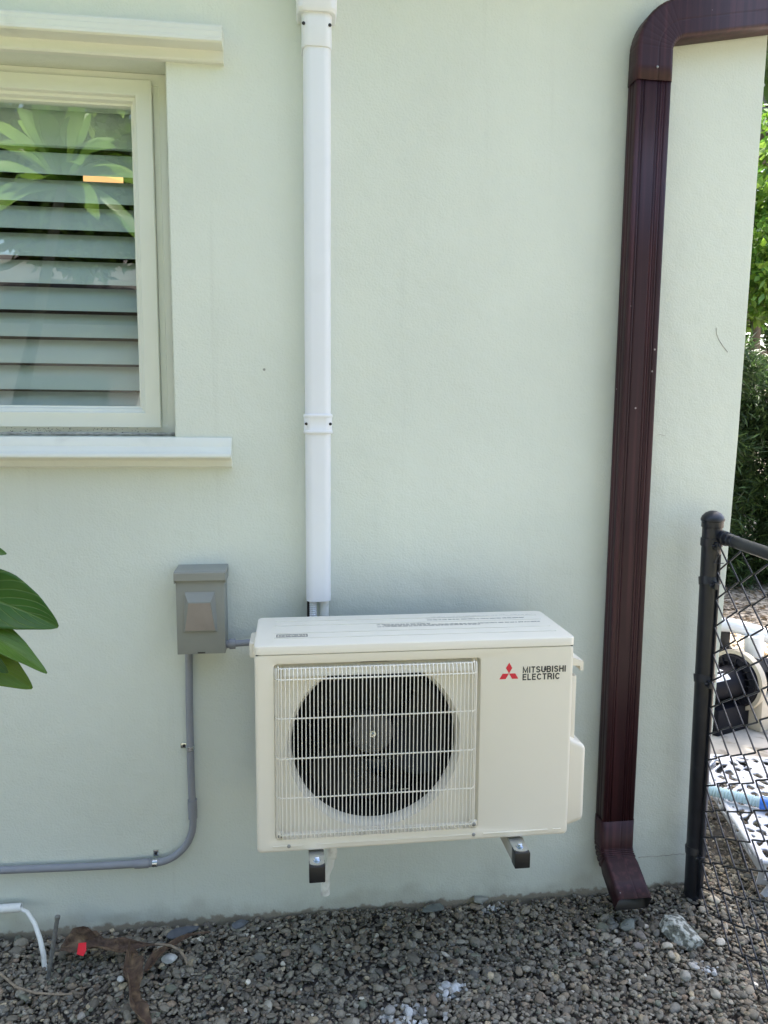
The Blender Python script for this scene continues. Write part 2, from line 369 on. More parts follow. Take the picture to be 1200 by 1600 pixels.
def pebbles(name, P, size, label, bright=1.0):
    n = len(P); S = np.stack([size*rng.uniform(.85, 1.25, n), size*rng.uniform(.6, .95, n), size*rng.uniform(.3, .62, n)], -1)
    Rm = rots(n, .42); pi_ = rng.integers(0, len(PROTO), n); proto = np.stack(PROTO)[pi_]
    V = np.einsum('nij,nkj->nki', Rm, proto*S[:, None, :]) + P[:, None, :]
    pal = np.array([[.15, .145, .13], [.18, .175, .155], [.10, .096, .088], [.165, .145, .12], [.125, .13, .13], [.23, .23, .215], [.17, .14, .115], [.30, .27, .21], [.12, .135, .115], [.5, .5, .48]])
    pr = np.array([.24, .18, .17, .12, .09, .08, .05, .03, .035, .005]); c = pal[rng.choice(len(pal), n, p=pr/pr.sum())]*rng.uniform(.65, 1.32, (n, 1))*bright*np.array([1.09, 1.02, .88])
    # sun dapple painted as whitened pebbles at the front, plus smaller pale patches
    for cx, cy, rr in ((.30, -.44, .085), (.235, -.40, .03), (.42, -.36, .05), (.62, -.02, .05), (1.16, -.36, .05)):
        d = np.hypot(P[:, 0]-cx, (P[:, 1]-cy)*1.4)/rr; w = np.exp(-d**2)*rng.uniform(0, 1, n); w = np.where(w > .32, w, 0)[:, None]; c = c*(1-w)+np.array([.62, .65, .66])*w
    Fq = (IF[None]+(np.arange(n)*len(IV))[:, None, None]).reshape(-1, 3)
    T = np.repeat(c, len(IV), 0)
    return tag(mesh_np(name, V.reshape(-1, 3), Fq, MPEB, T), label, 'gravel', kind='stuff')
def scatter(x0, x1, y0, y1, dens):
    n = int((x1-x0)*(y1-y0)*dens); x = rng.uniform(x0, x1, n); y = rng.uniform(y0, y1, n)
    k = ~((y > -.004) & (x < 1.345)); return x[k], y[k]
XS, YS, ZS, SS = [], [], [], []
for (x0, x1, y0, y1, dens) in ((-1.0, 1.75, -.68, .14, 13000), (-1.7, -1.0, -1.0, 0, 3000), (-1.0, 1.7, -1.15, -.68, 3600), (1.30, 2.1, .0, .75, 4200)):
    for lay, dz in ((0, -.020), (1, -.009)):
        x, y = scatter(x0, x1, y0, y1, dens*(.55 if lay == 0 else .62))
        XS.append(x); YS.append(y); ZS.append(dz+heap(x, y)+rng.normal(0, .003, len(x)))
        SS.append(np.clip(rng.lognormal(math.log(.0066), .42, len(x)), .0042, .021))
P = np.stack([np.concatenate(XS), np.concatenate(YS), np.concatenate(ZS)], -1)
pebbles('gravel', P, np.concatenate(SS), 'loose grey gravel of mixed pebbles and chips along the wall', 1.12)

# ================================================================== THE HOUSE
house = empty('house', (0, 0, 0), 'pale green stucco house wall with a white framed window on the left', 'house')
def wall_x(z): return float(np.interp(z, [-.3, .1, .45, 1.27, 2.52, 3.3], [1.338, 1.347, 1.358, 1.383, 1.399, 1.408]))
OX0, OX1, OZ0, OZ1 = -1.33, -.3265, 1.475, 2.475
bm = bmesh.new()
xs = [-7, OX0, OX1, 0.5]; zs = [-.3, .45, OZ0, OZ1, 3.05]
vv = {}
for i in range(5):
    for j, z in enumerate(zs):
        x = xs[i] if i < 4 else wall_x(z)
        vv[i, j] = bm.verts.new((x, 0, z))
fs = []
for i in range(4):
    for j in range(4):
        if i == 1 and j == 2: continue
        fs.append(bm.faces.new((vv[i, j], vv[i+1, j], vv[i+1, j+1], vv[i, j+1])))
ex = bmesh.ops.extrude_face_region(bm, geom=fs)
nv = [g for g in ex['geom'] if isinstance(g, bmesh.types.BMVert)]
for v in nv: v.co.y += .2
bmesh.ops.recalc_face_normals(bm, faces=bm.faces[:])
ce = [e for e in bm.edges if all(abs(v.co.y) < 1e-6 and v.co.x > 1.2 for v in e.verts)]
oe = [e for e in bm.edges if all(abs(v.co.y) < 1e-6 for v in e.verts) and all(OX0-1e-4 <= v.co.x <= OX1+1e-4 and OZ0-1e-4 <= v.co.z <= OZ1+1e-4 for v in e.verts)]
bmesh.ops.bevel(bm, geom=ce, offset=.010, segments=4, affect='EDGES')
bmesh.ops.bevel(bm, geom=oe, offset=.003, segments=2, affect='EDGES')
me = bpy.data.meshes.new('wall'); bm.to_mesh(me); bm.free(); link('wall', me, MW, house, True, 30)
b = MB(); b.box(1.13, 1.335, .2, 7.5, -.3, 3.05); b.box(-7, 1.13, 7.3, 7.5, -.3, 3.05); b.box(-7, -6.8, .2, 7.3, -.3, 3.05); b.build('side_wall', MW, house, False)
b = MB()   # roof with overhanging eave
b.prism([(-.26, 3.05), (-.26, 3.16), (3.75, 5.0), (7.95, 3.16), (7.95, 3.05), (3.75, 4.84)], -7.4, 1.42); b.build('roof', MROOF, house, False)
b = MB(); b.box(-7.4, 1.42, -.29, -.263, 3.0, 3.17); b.box(-7.4, 1.42, -.26, .0, 3.03, 3.047); b.build('eave_board', MTRIM, house, False)
b = MB()   # dark room behind the window
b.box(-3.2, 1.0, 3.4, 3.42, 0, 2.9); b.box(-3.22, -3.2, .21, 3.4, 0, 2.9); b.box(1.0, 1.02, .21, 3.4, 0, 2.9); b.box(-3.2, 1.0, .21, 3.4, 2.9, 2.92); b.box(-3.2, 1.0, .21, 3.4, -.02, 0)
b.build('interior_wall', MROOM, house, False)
# trim above and below the window
prof = [(0, 2.552), (-.048, 2.549), (-.050, 2.544), (-.056, 2.541), (-.056, 2.531), (-.060, 2.528), (-.060, 2.514), (-.064, 2.511), (-.064, 2.503), (-.060, 2.499), (-.022, 2.497), (-.020, 2.492), (-.020, 2.474), (-.016, 2.470), (0, 2.470)]
b = MB(); b.prism(prof, -1.55, -.172); b.build('window_hood', MTRIM, house, True, 25)
prof = [(0, 1.473), (-.010, 1.473), (-.016, 1.466), (-.022, 1.448), (-.036, 1.434), (-.052, 1.429), (-.055, 1.424), (-.055, 1.419), (-.050, 1.415), (-.024, 1.413), (-.020, 1.408), (-.020, 1.393), (-.014, 1.388), (0, 1.388)]
b = MB(); b.prism(prof, -1.55, -.1685); b.build('window_sill', MTRIM, house, True, 25)
# settlement crack and scratches in the plaster
def crack(pts, w=.0012, name='plaster_crack', m=None):
    b = MB(); b.tube(pts, w, 5); return b.build(name, m or MCAULK, house)
rr = random.Random(3)
crack([(1.12+.012*i, -.0003, .106+rr.uniform(-.0025, .0025)) for i in range(18)])
crack([(1.286, -.0004, 1.812), (1.288, -.0004, 1.795), (1.297, -.0004, 1.776), (1.312, -.0004, 1.757), (1.328, -.0004, 1.74)], .0011, 'scratch_mark')
crack([(1.112, -.0004, 1.486), (1.124, -.0004, 1.488), (1.14, -.0004, 1.484)], .0006, 'scratch_mark')

# window
win = bpy.data.objects.new('window', None); COL.objects.link(win); win.parent = house; win.location = (-.83, .1, 1.475)
wy = .10
def frame_ring(b, x0, x1, z0, z1, w, y0, y1, prof):
    """mitred ring; prof = (inset from outer edge, y) polyline"""
    loops = []
    for ins, y in prof:
        loops.append([Vector((x0+ins, y, z0+ins)), Vector((x1-ins, y, z0+ins)), Vector((x1-ins, y, z1-ins)), Vector((x0+ins, y, z1-ins))])
    b.loft(loops, False, False)
b = MB(); frame_ring(b, OX0+.001, OX1-.001, OZ0+.001, OZ1-.001, .05, 0, 0, [(0, .19), (0, .085), (.030, .083), (.032, .086), (.048, .088), (.050, .19), (0, .19)]); b.build('frame', MFRAME, win, True, 20)
sx0, sx1, sz0, sz1 = OX0+.05, -.3775, 1.4975, 2.4605
sx1 = -.3765
b = MB(); frame_ring(b, sx0, sx1, sz0+.002, sz1-.007, .05, 0, 0, [(0, .15), (0, .074), (.002, .072), (.042, .070), (.044, .073), (.046, .082), (.053, .085), (.057, .097), (.062, .099), (.064, .15), (0, .15)]); b.build('sash', MFRAME, win, True, 20)
b = MB(); b.box(sx0+.05, sx1-.052, .112, .118, sz0+.05, sz1-.06); b.build('pane', MGLASS, win, False)
b = MB()   # caulk joints, dirty at the foot
b.tube([(OX1-.006, .074, OZ0+.01+i*.02+.0) for i in range(49)], [.0045+rr.uniform(-.0015, .0015) for _ in range(49)], 6)
b.tube([(OX1-.01-i*.02, .070, OZ0+.006) for i in range(49)], [.005+rr.uniform(-.002, .002) for _ in range(49)], 6)
b.build('caulk_joint', MCAULK, win)
b = MB()   # mould specks along the bottom of the frame
for i in range(70):
    x = rr.uniform(-.85, -.40); 
    if i % 3 == 0: x = rr.gauss(-.70, .05)
    z = OZ0+.010+rr.uniform(0, .013); a = rr.uniform(0, 3); s = rr.uniform(.0008, .003)
    b.tube([(x, .0835, z), (x+s*math.cos(a), .0835, z+s*math.sin(a)*.6), (x+2*s*math.cos(a+.5), .0835, z+s*1.3*math.sin(a+.5))], rr.uniform(.0003, .0008), 4)
tag(b.build('mould_speck', MBLACK, win), kind='stuff')
b = MB()   # plantation shutter: tilted slats
tilt = R(62); zg = [2.299-.0769*i for i in range(0, 11)]
for z in zg:
    cz = z-.036; h = .0410
    P_ = []
    for s in np.linspace(-1, 1, 9): P_.append((s*h, .0045*math.sqrt(max(0, 1-s*s))+.0004))
    loop = P_ + [(s, -t) for s, t in P_[::-1][1:-1]]
    poly = [(.20+s*math.cos(tilt)-t*math.sin(tilt), cz-.001+s*math.sin(tilt)+t*math.cos(tilt)) for s, t in loop]
    b.prism(poly, -1.3, -.405)
b.box(-.404, -.36, .185, .22, 1.48, 2.47, .002); b.box(-1.3, -.405, .192, .212, 2.309, 2.47, .002); b.build('shutter', MSHUT, win, True, 40)

# ceiling lamp glowing inside the room
lamp = empty('ceiling_lamp', (-.84, 1.5, 2.9), 'small warm glowing lamp seen between the window shutter slats', 'lamp')
b = MB(); b.lathe([(.085, 2.585), (.086, 2.60), (.086, 2.66), (.083, 2.675)], (-.843, 1.5, 0), (0, 0, 1), 32); b.build('lamp_shade', MLAMP, lamp)
b = MB(); b.tube([(-.843, 1.5, 2.675), (-.843, 1.5, 2.9)], .006, 8); b.build('stem', MZINC, lamp)

# ================================================================== LINE SET COVER (white trunking)
lc = empty('line_cover', (.0765, 0, 1.0), 'white plastic line cover rising up the wall above the outdoor unit', 'pipe cover')
def dsec(cx, w, d, y0=0, n=8, er=.022):
    P_ = [(cx-w/2, y0)]
    for i in range(n+1):
        a = math.pi - math.pi/2*i/n; P_.append((cx-w/2+er+er*math.cos(a), y0-d+er-er*math.sin(a)))
    for i in range(n+1):
        a = math.pi/2 - math.pi/2*i/n; P_.append((cx+w/2-er+er*math.cos(a), y0-d+er-er*math.sin(a)))
    P_.append((cx+w/2, y0)); return P_
def dtube(b, st, cap=True):
    """st: (cx, w, d, z)"""
    b.loft([[Vector((x, y, z)) for x, y in dsec(cx, w, d)] for cx, w, d, z in st], cap, cap)
b = MB(); dtube(b, [(.0745, .071, .060, 1.003), (.0765, .0745, .060, 2.512)]); b.build('cover', MPVC, lc)
b = MB()
dtube(b, [(.0752, .079, .0635, 1.486), (.0752, .082, .065, 1.4885), (.0752, .082, .065, 1.4935), (.0752, .079, .0635, 1.496), (.0752, .079, .0635, 1.531), (.0752, .082, .065, 1.5335), (.0752, .082, .065, 1.5385), (.0752, .079, .0635, 1.541)])
j = b.build('coupling', MPVC, lc)
for x in (.041, .109): screw(j, (x, -.060, 1.5135), (0, -1, 0), .0042, MBLACK)
b = MB(); dtube(b, [(.0755, .079, .0635, 2.508), (.0755, .080, .065, 2.512), (.0755, .080, .065, 2.60)]); j = b.build('coupling', MPVC, lc)
for x in (.0405, .110): screw(j, (x, -.061, 2.562), (0, -1, 0), .0045, MBLACK)
b = MB(); dtube(b, [(.0755, .100, .072, 2.590), (.0755, .107, .077, 2.598), (.0755, .108, .078, 2.72), (.0755, .108, .078, 3.02)]); b.build('elbow_cover', MPVC, lc)

# refrigerant pipes between cover and unit
t_ = empty('refrigerant_pipes', (.06, -.05, .9), 'short exposed pipes and ribbed tube dropping from white cover behind the unit', 'pipes')
pts = []; rs = []
for i in range(60):
    z = 1.03-.0030*i; pts.append((.0585, -.038, z)); rs.append(.0112 if i % 2 else .0098)
b = MB(); b.tube(pts, rs, 16); b.build('ribbed_tube', MPVC, t_)
b = MB(); b.tube([(.0905, -.034, 1.03), (.0905, -.034, .85)], .0135, 16); b.build('white_insulation', MPVCW, t_)
b = MB(); b.tube([(.0465, -.03, 1.03), (.0465, -.03, .85)], .006, 12); b.build('black_insulation', MBLACK, t_)

# ================================================================== OUTDOOR UNIT
ac = empty('air_conditioner', (.31, -.27, .446), 'cream outdoor air conditioner unit with round fan behind a wire guard, hung on brackets', 'air conditioner')
X0, X1, Z0, Z1, YF, YB = -.094, .710, .447, .957, -.405, -.135
cx, cz = .203, .713
GX0, GX1, GZ0, GZ1 = -.0475, .4665, .483, .9335
NN = 256
def circ(r, y):
    # matched to roundrect start (bottom right corner going up)
    ref = roundrect(GX0, GX1, GZ0, GZ1, .012, 0, NN)
    return [Vector((cx+r*math.cos(a), y, cz+r*math.sin(a))) for a in [math.atan2(p.z-cz, p.x-cx) for p in ref]]
b = MB()
b.loft([roundrect(X0, X1, Z0, Z1, .010, YB, NN), roundrect(X0, X1, Z0, Z1, .010, YF+.012, NN), roundrect(X0+.0012, X1-.0012, Z0+.0012, Z1, .010, YF+.006, NN),
        roundrect(X0+.0035, X1-.0035, Z0+.0035, Z1, .010, YF+.0025, NN), roundrect(X0+.007, X1-.007, Z0+.007, Z1-.0005, .010, YF+.0006, NN), roundrect(X0+.011, X1-.011, Z0+.010, Z1-.001, .010, YF, NN),
        roundrect(GX0-.003, GX1+.003, GZ0-.003, GZ1+.003, .010, YF, NN), roundrect(GX0-.0008, GX1+.0008, GZ0-.0008, GZ1+.0008, .009, YF+.0010, NN),
        roundrect(GX0, GX1, GZ0, GZ1, .008, YF+.004, NN), roundrect(GX0+.002, GX1-.002, GZ0+.003, GZ1-.002, .008, YF+.017, NN), roundrect(GX0+.004, GX1-.004, GZ0+.006, GZ1-.004, .008, YF+.021, NN),
        circ(.2210, YF+.021), circ(.2205, YF+.0225), circ(.2175, YF+.026), circ(.2135, YF+.032), circ(.2105, YF+.040), circ(.2095, YF+.050)], False, False)
b.build('casing', MCREAM, ac, True, 28)
b = MB(); b.lathe([(.2093, .0505), (.2070, .051), (.2070, .10), (.215, .14)], (cx, YF, cz), (0, 1, 0), 96, False, False); b.build('shroud', MFAN, ac)
b = MB(); b.prism([(YF+.0195, .9265), (YF+.007, .9215), (YF+.0015, .906), (YF+.0015, .901), (YF+.0195, .895)], -.026, .446); b.build('upper_ledge', MCREAM, ac, True, 20)
b = MB()  # pressed lines along the foot of the front
b.box(-.055, .025, YF-.0018, YF+.001, .4635, .4672, .0012); b.box(.052, .455, YF-.0018, YF+.001, .4635, .4672, .0012); b.box(.482, .655, YF-.0018, YF+.001, .4635, .4672, .0012); b.box(.668, .690, YF-.0018, YF+.001, .4640, .4672, .0012)
b.build('front_ridge', MCREAM, ac)
b = MB()
def lrect(e, z, r=.016): return [Vector((p.x, p.z, z)) for p in roundrect(X0-.0015-e, X1+.0015+e, YF-.0015-e, YB+.003+e, r, 0, None, 6)]
b.loft([lrect(-.004, .9575), lrect(0, .9590), lrect(0, .9800-.004), lrect(-.0012, .9800-.0012), lrect(-.0045, .9800), lrect(-.010, .9805)])
for y in (-.185, -.228, -.30, -.345): b.box(-.048, .682, y-.003, y+.003, .9795, .9828, .0014)
b.box(-.0505, -.0493, -.375, -.165, .9800, .9812)
b.build('lid', MCREAM, ac, True, 30)
b = MB(); b.box(X0+.004, X1-.004, YF+.003, YB-.002, .9555, .9582); b.build('lid_gasket', MBLACK, ac, False)
# printed warnings on the lid (too small to read in the photograph: rows of tiny strokes)
def strokes(b, x0, x1, y, z, h, rng_, dens=1):
    x = x0
    while x < x1:
        w = rng_.uniform(.004, .016)
        k = x
        while k < min(x+w, x1):
            b.box(k, k+.0017, y-h/2, y+h/2*rng_.uniform(.4, 1), z, z+.00025); k += .0025
        x += w+.0035
rl = random.Random(9)
b = MB()
for y, xa, xb in ((-.2420, .222, .37), (-.2520, .240, .672), (-.2620, .222, .50)): strokes(b, xa, xb, y, .9806, .0060, rl)
b.build('warning_print', MINK2, ac, False); b = MB()
for y, xa, xb in ((-.180+.016-.022, .365, .50), (-.1925+.016, .38, .672), (-.207, .365, .64)): strokes(b, xa, xb, y, .9806, .0058, rl)
b.build('warning_print', MINK2, ac, False)
b = MB()
for (xa, xb, ya, yb) in ((-.050+.008, .036, -.3335, -.3315), (-.042, .036, -.3115, -.3095), (-.042, -.0395, -.3335, -.3095), (.0335, .036, -.3335, -.3095)): b.box(xa, xb, ya, yb, .9806, .9809)
for y in (-.3155, -.3215, -.3275): strokes(b, -.036, .030, y, .9806, .0036, rl)
b.build('boxed_print', MINK2, ac, False)
# fan and inside
b = MB(); b.box(X0+.02, X1-.02, -.150, -.148, Z0+.02, .95); 
for i in range(26): b.box(-.05, .44, -.158, -.150, .475+i*.018, .478+i*.018)
b.box(X0+.03, X0+.035, YF+.06, -.15, Z0+.01, .95); b.box(.462, .467, YF+.06, -.15, Z0+.01, .95); b.box(X0+.03, .467, YF+.06, -.15, .945, .95); b.box(X0+.03, .467, YF+.06, -.15, Z0+.012, Z0+.017)
b.build('coil', MCOIL, ac, False)
b = MB(); b.box(.115, .130, -.235, -.22, .47, .95, .002); b.box(.275, .290, -.235, -.22, .47, .95, .002); b.box(.13, .275, -.235, -.225, .62, .80, .003)
b.build('motor_mount', MFAN, ac)
fan = bpy.data.objects.new('fan', None); COL.objects.link(fan); fan.parent = ac; fan.matrix_parent_inverse = world_of(ac).inverted(); fan.location = (cx, -.31, cz)
b = MB(); b.lathe([(.056, .085), (.056, .012), (.0535, .004), (.047, 0), (.02, -.002), (.012, -.002)], (cx, -.325, cz), (0, 1, 0), 48); b.build('hub', MHUB, fan)
b = MB(); b.lathe([(.0045, 0), (.0045, .006), (.002, .009)], (cx, -.327, cz+.001), (0, -1, 0), 16); b.lathe([(.0085, 0), (.0085, .002)], (cx, -.327, cz+.001), (0, -1, 0), 20); b.build('shaft_nut', MZINC, fan)
for k in range(3):
    bmk = MB(); nr, na = 10, 16; a0 = R(100+120*k); top = []; bot = []
    for i in range(nr+1):
        r = .054+(.196-.054)*i/nr; t = i/nr; ra = []; rb = []
        for j in range(na+1):
            s = j/na; span = R(62+30*t); a = a0 + R(34)*t*t + span*(s-.5)
            y = -.305 + .052*(s-.5)*1.5 + .012*math.sin(math.pi*s)
            rad = r*(1-.05*(abs(2*s-1)**3)*t)
            ra.append(Vector((cx+rad*math.cos(a), y-.001, cz+rad*math.sin(a)))); rb.append(Vector((cx+rad*math.cos(a), y+.001, cz+rad*math.sin(a))))
        top.append(ra); bot.append(rb)
    bmk.loft([ra+rb[::-1] for ra, rb in zip(top, bot)]); bmk.build('blade', MFAN, fan, True, 50)
b = MB(); b.lathe([(.0165, 0), (.0165, .002)], (.275, -.166, .583), (0, -1, 0), 28); b.build('round_sticker', MGUARD, ac)
b = MB(); b.box(.135, .262, -.20, -.166, .545, .585, .004); b.build('junction_plate', mat('blue_grey_plate', (.05, .075, .11), .35), ac)
# wire guard
gy = YF-.013; zt, zb = .898, .497
b = MB()
def gwire(x, ys, top=True):
    dy = ys-gy
    pts = [(x, YF+.010, .9235), (x, YF-.001+dy*.5, .9232), (x, YF-.0055+dy*.6, .9205), (x, ys+.0005, zt+.003), (x, ys, zt-.004), (x, ys, .75), (x, ys, .6), (x, ys, zb+.001), (x, ys+.0015, zb-.006), (x, YF+.001+dy*.3, .4895), (x, YF+.012, .4885)]
    b.tube(pts, .00125, 6)
gx = [-.0300+.00985*i for i in range(49)]
for x in gx: gwire(x, gy)
for x, dy in ((-.0365, .003), (-.0415, .0085), (-.0445, .015), (gx[-1]+.0065, .003), (gx[-1]+.0115, .0085), (gx[-1]+.0145, .015)): gwire(x, gy+dy)
xa, xb = gx[0], gx[-1]
for z, r_ in ((zt, .0021), (.800, .0019), (.698, .0019), (.596, .0019), (zb+.003, .0019)):
    b.tube([(xa-.0155, YF+.012, z+.0), (xa-.014, YF+.002, z), (xa-.0085, gy+.008, z), (xa-.002, gy+.0025, z), (xa+.006, gy+.0028, z), (xb-.006, gy+.0028, z), (xb+.002, gy+.0025, z), (xb+.0085, gy+.008, z), (xb+.014, YF+.002, z), (xb+.0155, YF+.012, z)], r_, 8)
b.tube([(xa-.008, YF+.012, .930), (xa-.007, YF+.0, .925), (xa-.001, YF-.001, .9225), (xb+.001, YF-.001, .9225), (xb+.007, YF, .925), (xb+.008, YF+.012, .930)], .0017, 8)
b.tube([(xa-.004, YF+.010, .4885), (xb+.004, YF+.010, .4885)], .0017, 8)
b.build('fan_guard', MGUARD, ac, True, 60)
for x in (-.0365, .4555):
    b = MB(); b.box(x-.0085, x+.0085, YF-.0045, YF+.004, .4865, .5045, .0015); b.build('guard_tab', MCREAM, ac)
for x, z in ((-.0365, .4955), (.4555, .4955), (-.0150, .4655), (.4565, .4655)): screw(ac, (x, YF-.001 if z < .48 else YF-.0044, z), (0, -1, 0), .0056 if z > .48 else .0046, MSTEEL)
# emblem and lettering
lg = bpy.data.objects.new('logo', None); COL.objects.link(lg); lg.parent = ac; lg.matrix_parent_inverse = world_of(ac).inverted(); lg.location = (.6, YF, .89)
ex_, ez_ = .5395, .8905     # meeting point of the three diamonds
s = .0286
def dia(b, ang):
    d = Vector((math.cos(R(ang)), math.sin(R(ang)))); n = Vector((-d.y, d.x)); h = s*.5773*.5
    P_ = [Vector((0, 0)), d*(s*.5)+n*(s*.2887), d*s, d*(s*.5)-n*(s*.2887)]
    c_ = sum(P_, Vector((0, 0)))/4
    P_ = [c_+(p-c_)*.985 for p in P_]
    b.loft([[Vector((ex_+p.x, YF-.0001, ez_+p.y)) for p in P_], [Vector((ex_+p.x, YF-.0005, ez_+p.y)) for p in P_]])
b = MB()
for a in (90, 210, 330): dia(b, a)
b.build('emblem', MRED, lg, False)
def arc(cx_, cy_, rx, ry, a0, a1, n=10): return [(cx_+rx*math.cos(R(a0+(a1-a0)*i/n)), cy_+ry*math.sin(R(a0+(a1-a0)*i/n))) for i in range(n+1)]
GL = {'M': (1.0, [[(.09, 0), (.09, .93), (.5, .12), (.91, .93), (.91, 0)]]), 'I': (.2, [[(.1, 0), (.1, 1)]]), 'T': (.70, [[(.35, 0), (.35, .91)], [(0, .91), (.70, .91)]]),
      'U': (.82, [[(.09, 1), (.09, .36)] + arc(.41, .36, .32, .28, 180, 360) + [(.73, .36), (.73, 1)]]), 'H': (.82, [[(.09, 0), (.09, 1)], [(.73, 0), (.73, 1)], [(.09, .53), (.73, .53)]]),
      'E': (.68, [[(.68, .09), (.09, .09), (.09, .91), (.68, .91)], [(.09, .52), (.63, .52)]]), 'L': (.64, [[(.09, 1), (.09, .09), (.64, .09)]]),
      'B': (.80, [[(.09, .09), (.09, .91), (.45, .91)] + arc(.48, .72, .21, .19, 90, -90) + [(.09, .53)], [(.40, .53)] + arc(.48, .31, .24, .22, 90, -90) + [(.0, .09)]]),
      'R': (.82, [[(.09, 0), (.09, .91), (.45, .91)] + arc(.48, .70, .23, .21, 90, -90) + [(.09, .49)], [(.46, .49), (.66, .38), (.74, 0)]]),
      'C': (.84, [arc(.44, .5, .35, .41, 38, 322, 22)]), 'S': (.78, [arc(.39, .71, .28, .20, 15, 265, 14) + arc(.39, .29, .30, .20, 85, -165, 14)])}
def text(body, x, z, h, w, y, name, m, parent, sw=.19):
    tot = sum(GL[c][0] for c in body) + .21*(len(body)-1); k = w/tot; cur = 0; b = MB(); d = 0
    for c in body:
        for st in GL[c][1]:
            P_ = [Vector((x+(cur+px)*k, z+pz*h)) for px, pz in st]; hw = sw*h/2; L1 = []; L2 = []; n = len(P_)
            for i, p in enumerate(P_):
                d1 = (P_[i]-P_[i-1]).normalized() if i else (P_[1]-P_[0]).normalized(); d2 = (P_[i+1]-P_[i]).normalized() if i < n-1 else d1
                n1 = Vector((-d1.y, d1.x)); n2 = Vector((-d2.y, d2.x)); mt = (n1+n2)
                mt = mt.normalized() if mt.length > 1e-4 else n1; q = min(2.2, 1/max(.3, mt.dot(n1)))
                L1.append(p+mt*hw*q); L2.append(p-mt*hw*q)
            f = y-.0004-d*.00004; d += 1
            b.loft([[Vector((a_.x, f, a_.y)), Vector((b_.x, f, b_.y)), Vector((b_.x, y+.0002, b_.y)), Vector((a_.x, y+.0002, a_.y))] for a_, b_ in zip(L1, L2)])
        cur += GL[c][0]+.21
    return b.build(name, m, parent, False)
text('MITSUBISHI', .5755, .8905, .0163, .1125, YF, 'lettering', MINK, lg)
text('ELECTRIC', .5755, .8715, .0163, .0975, YF, 'lettering', MINK, lg)
# side fittings
b = MB(); b.box(X1-.002, X1+.068, -.345, -.185, .430, .690, .016, 4)
for v in b.bm.verts:
    if v.co.z > .66: v.co.z -= .030*max(0, v.co.x-X1-.01)/.058
    if v.co.z < .46: v.co.z += .020*max(0, v.co.x-X1-.01)/.058
b.build('valve_cover', MCREAM, ac)
b = MB(); b.box(X1-.002, X1+.042, -.325, -.16, .66, .850, .005); b.build('side_cover', MCREAM, ac)
b = MB(); b.prism([(X1-.002, .915), (X1+.030, .902), (X1+.052, .894), (X1+.053, .868), (X1+.046, .868), (X1+.043, .882), (X1-.002, .884)], -.34, -.24, 'y'); b.build('side_hook', MCREAM, ac)
b = MB(); b.box(X0-.020, X0+.004, -.26, -.16, .905, .948, .008, 3); b.build('side_handle', MCREAM, ac)

# wall brackets under the unit
def bracket(x, first=None, label=None):
    if first is None:
        t = empty('mounting_bracket', (x, -.23, .42), label, 'bracket', 'brackets holding the air conditioner')
        b = MB(); b.box(x-.0185, x+.0185, -.455, -.012, .400, .4375, .002); b.box(x-.0185, x+.0185, -.012, -.001, .40, .93, .002); b.build('arm', MARM, t)
        b = MB(); b.box(x-.0198, x+.0198, -.462, -.430, .3985, .4398, .0025); b.build('end_cap', MBLACK, t)
        b = MB()
        b.loft([[Vector((x+px, py, z)) for px, py in [(-.0185, -.395), (-.0185, -.448)] + [(.0185*math.cos(a), -.448-.011*math.sin(a)) for a in [math.pi*(1-i/8) for i in range(1, 8)]] + [(.0185, -.448), (.0185, -.395)]] for z in (.4402, .4432)])
        b.build('slide_plate', MZINC, t, True, 30)
        b = MB(); b.lathe([(.010, 0), (.010, .0018)], (x, -.434, .4434), (0, 0, 1), 24); b.lathe([(.0065, 0), (.0065, .0045), (.0052, .0055)], (x, -.434, .4452), (0, 0, 1), 6)
        b.build('bolt', MZINC, t); b = MB(); b.tube([(x, -.434, .399), (x, -.434, .386)], .0042, 12); b.lathe([(.0072, 0), (.0072, .005)], (x, -.434, .3925), (0, 0, 1), 6); b.build('nut', MZINC, t)
        return t
br = bracket(.0535, None, 'left wall bracket arm with black end cap next to the white drain pipe')
br2 = br.copy(); COL.objects.link(br2); br2.location.x += .5175; br2['label'] = 'right wall bracket arm with black end cap and shiny bolt under the plain panel'
for ch in list(br.children):
    c = ch.copy(); COL.objects.link(c); c.parent = br2; c.matrix_parent_inverse = ch.matrix_parent_inverse

# drain pipe
dr = empty('drain_pipe', (.09, -.25, .22), 'short white plastic drain pipe hanging beneath the unit beside left bracket', 'pipe')
b = MB(); b.tube([(.099, -.27, .455), (.0985, -.27, .35), (.094, -.262, .315), (.084, -.252, .285), (.082, -.25, .232)], .0105, 20); b.build('pipe', MPVCW, dr)
b = MB(); b.tube([(.099, -.27, .385), (.0985, -.27, .345)], .0145, 20); b.build('socket', MPVCW, dr); b = MB(); b.tube([(.082, -.25, .262), (.0818, -.25, .226)], .0128, 20); b.build('socket', MPVCW, dr)

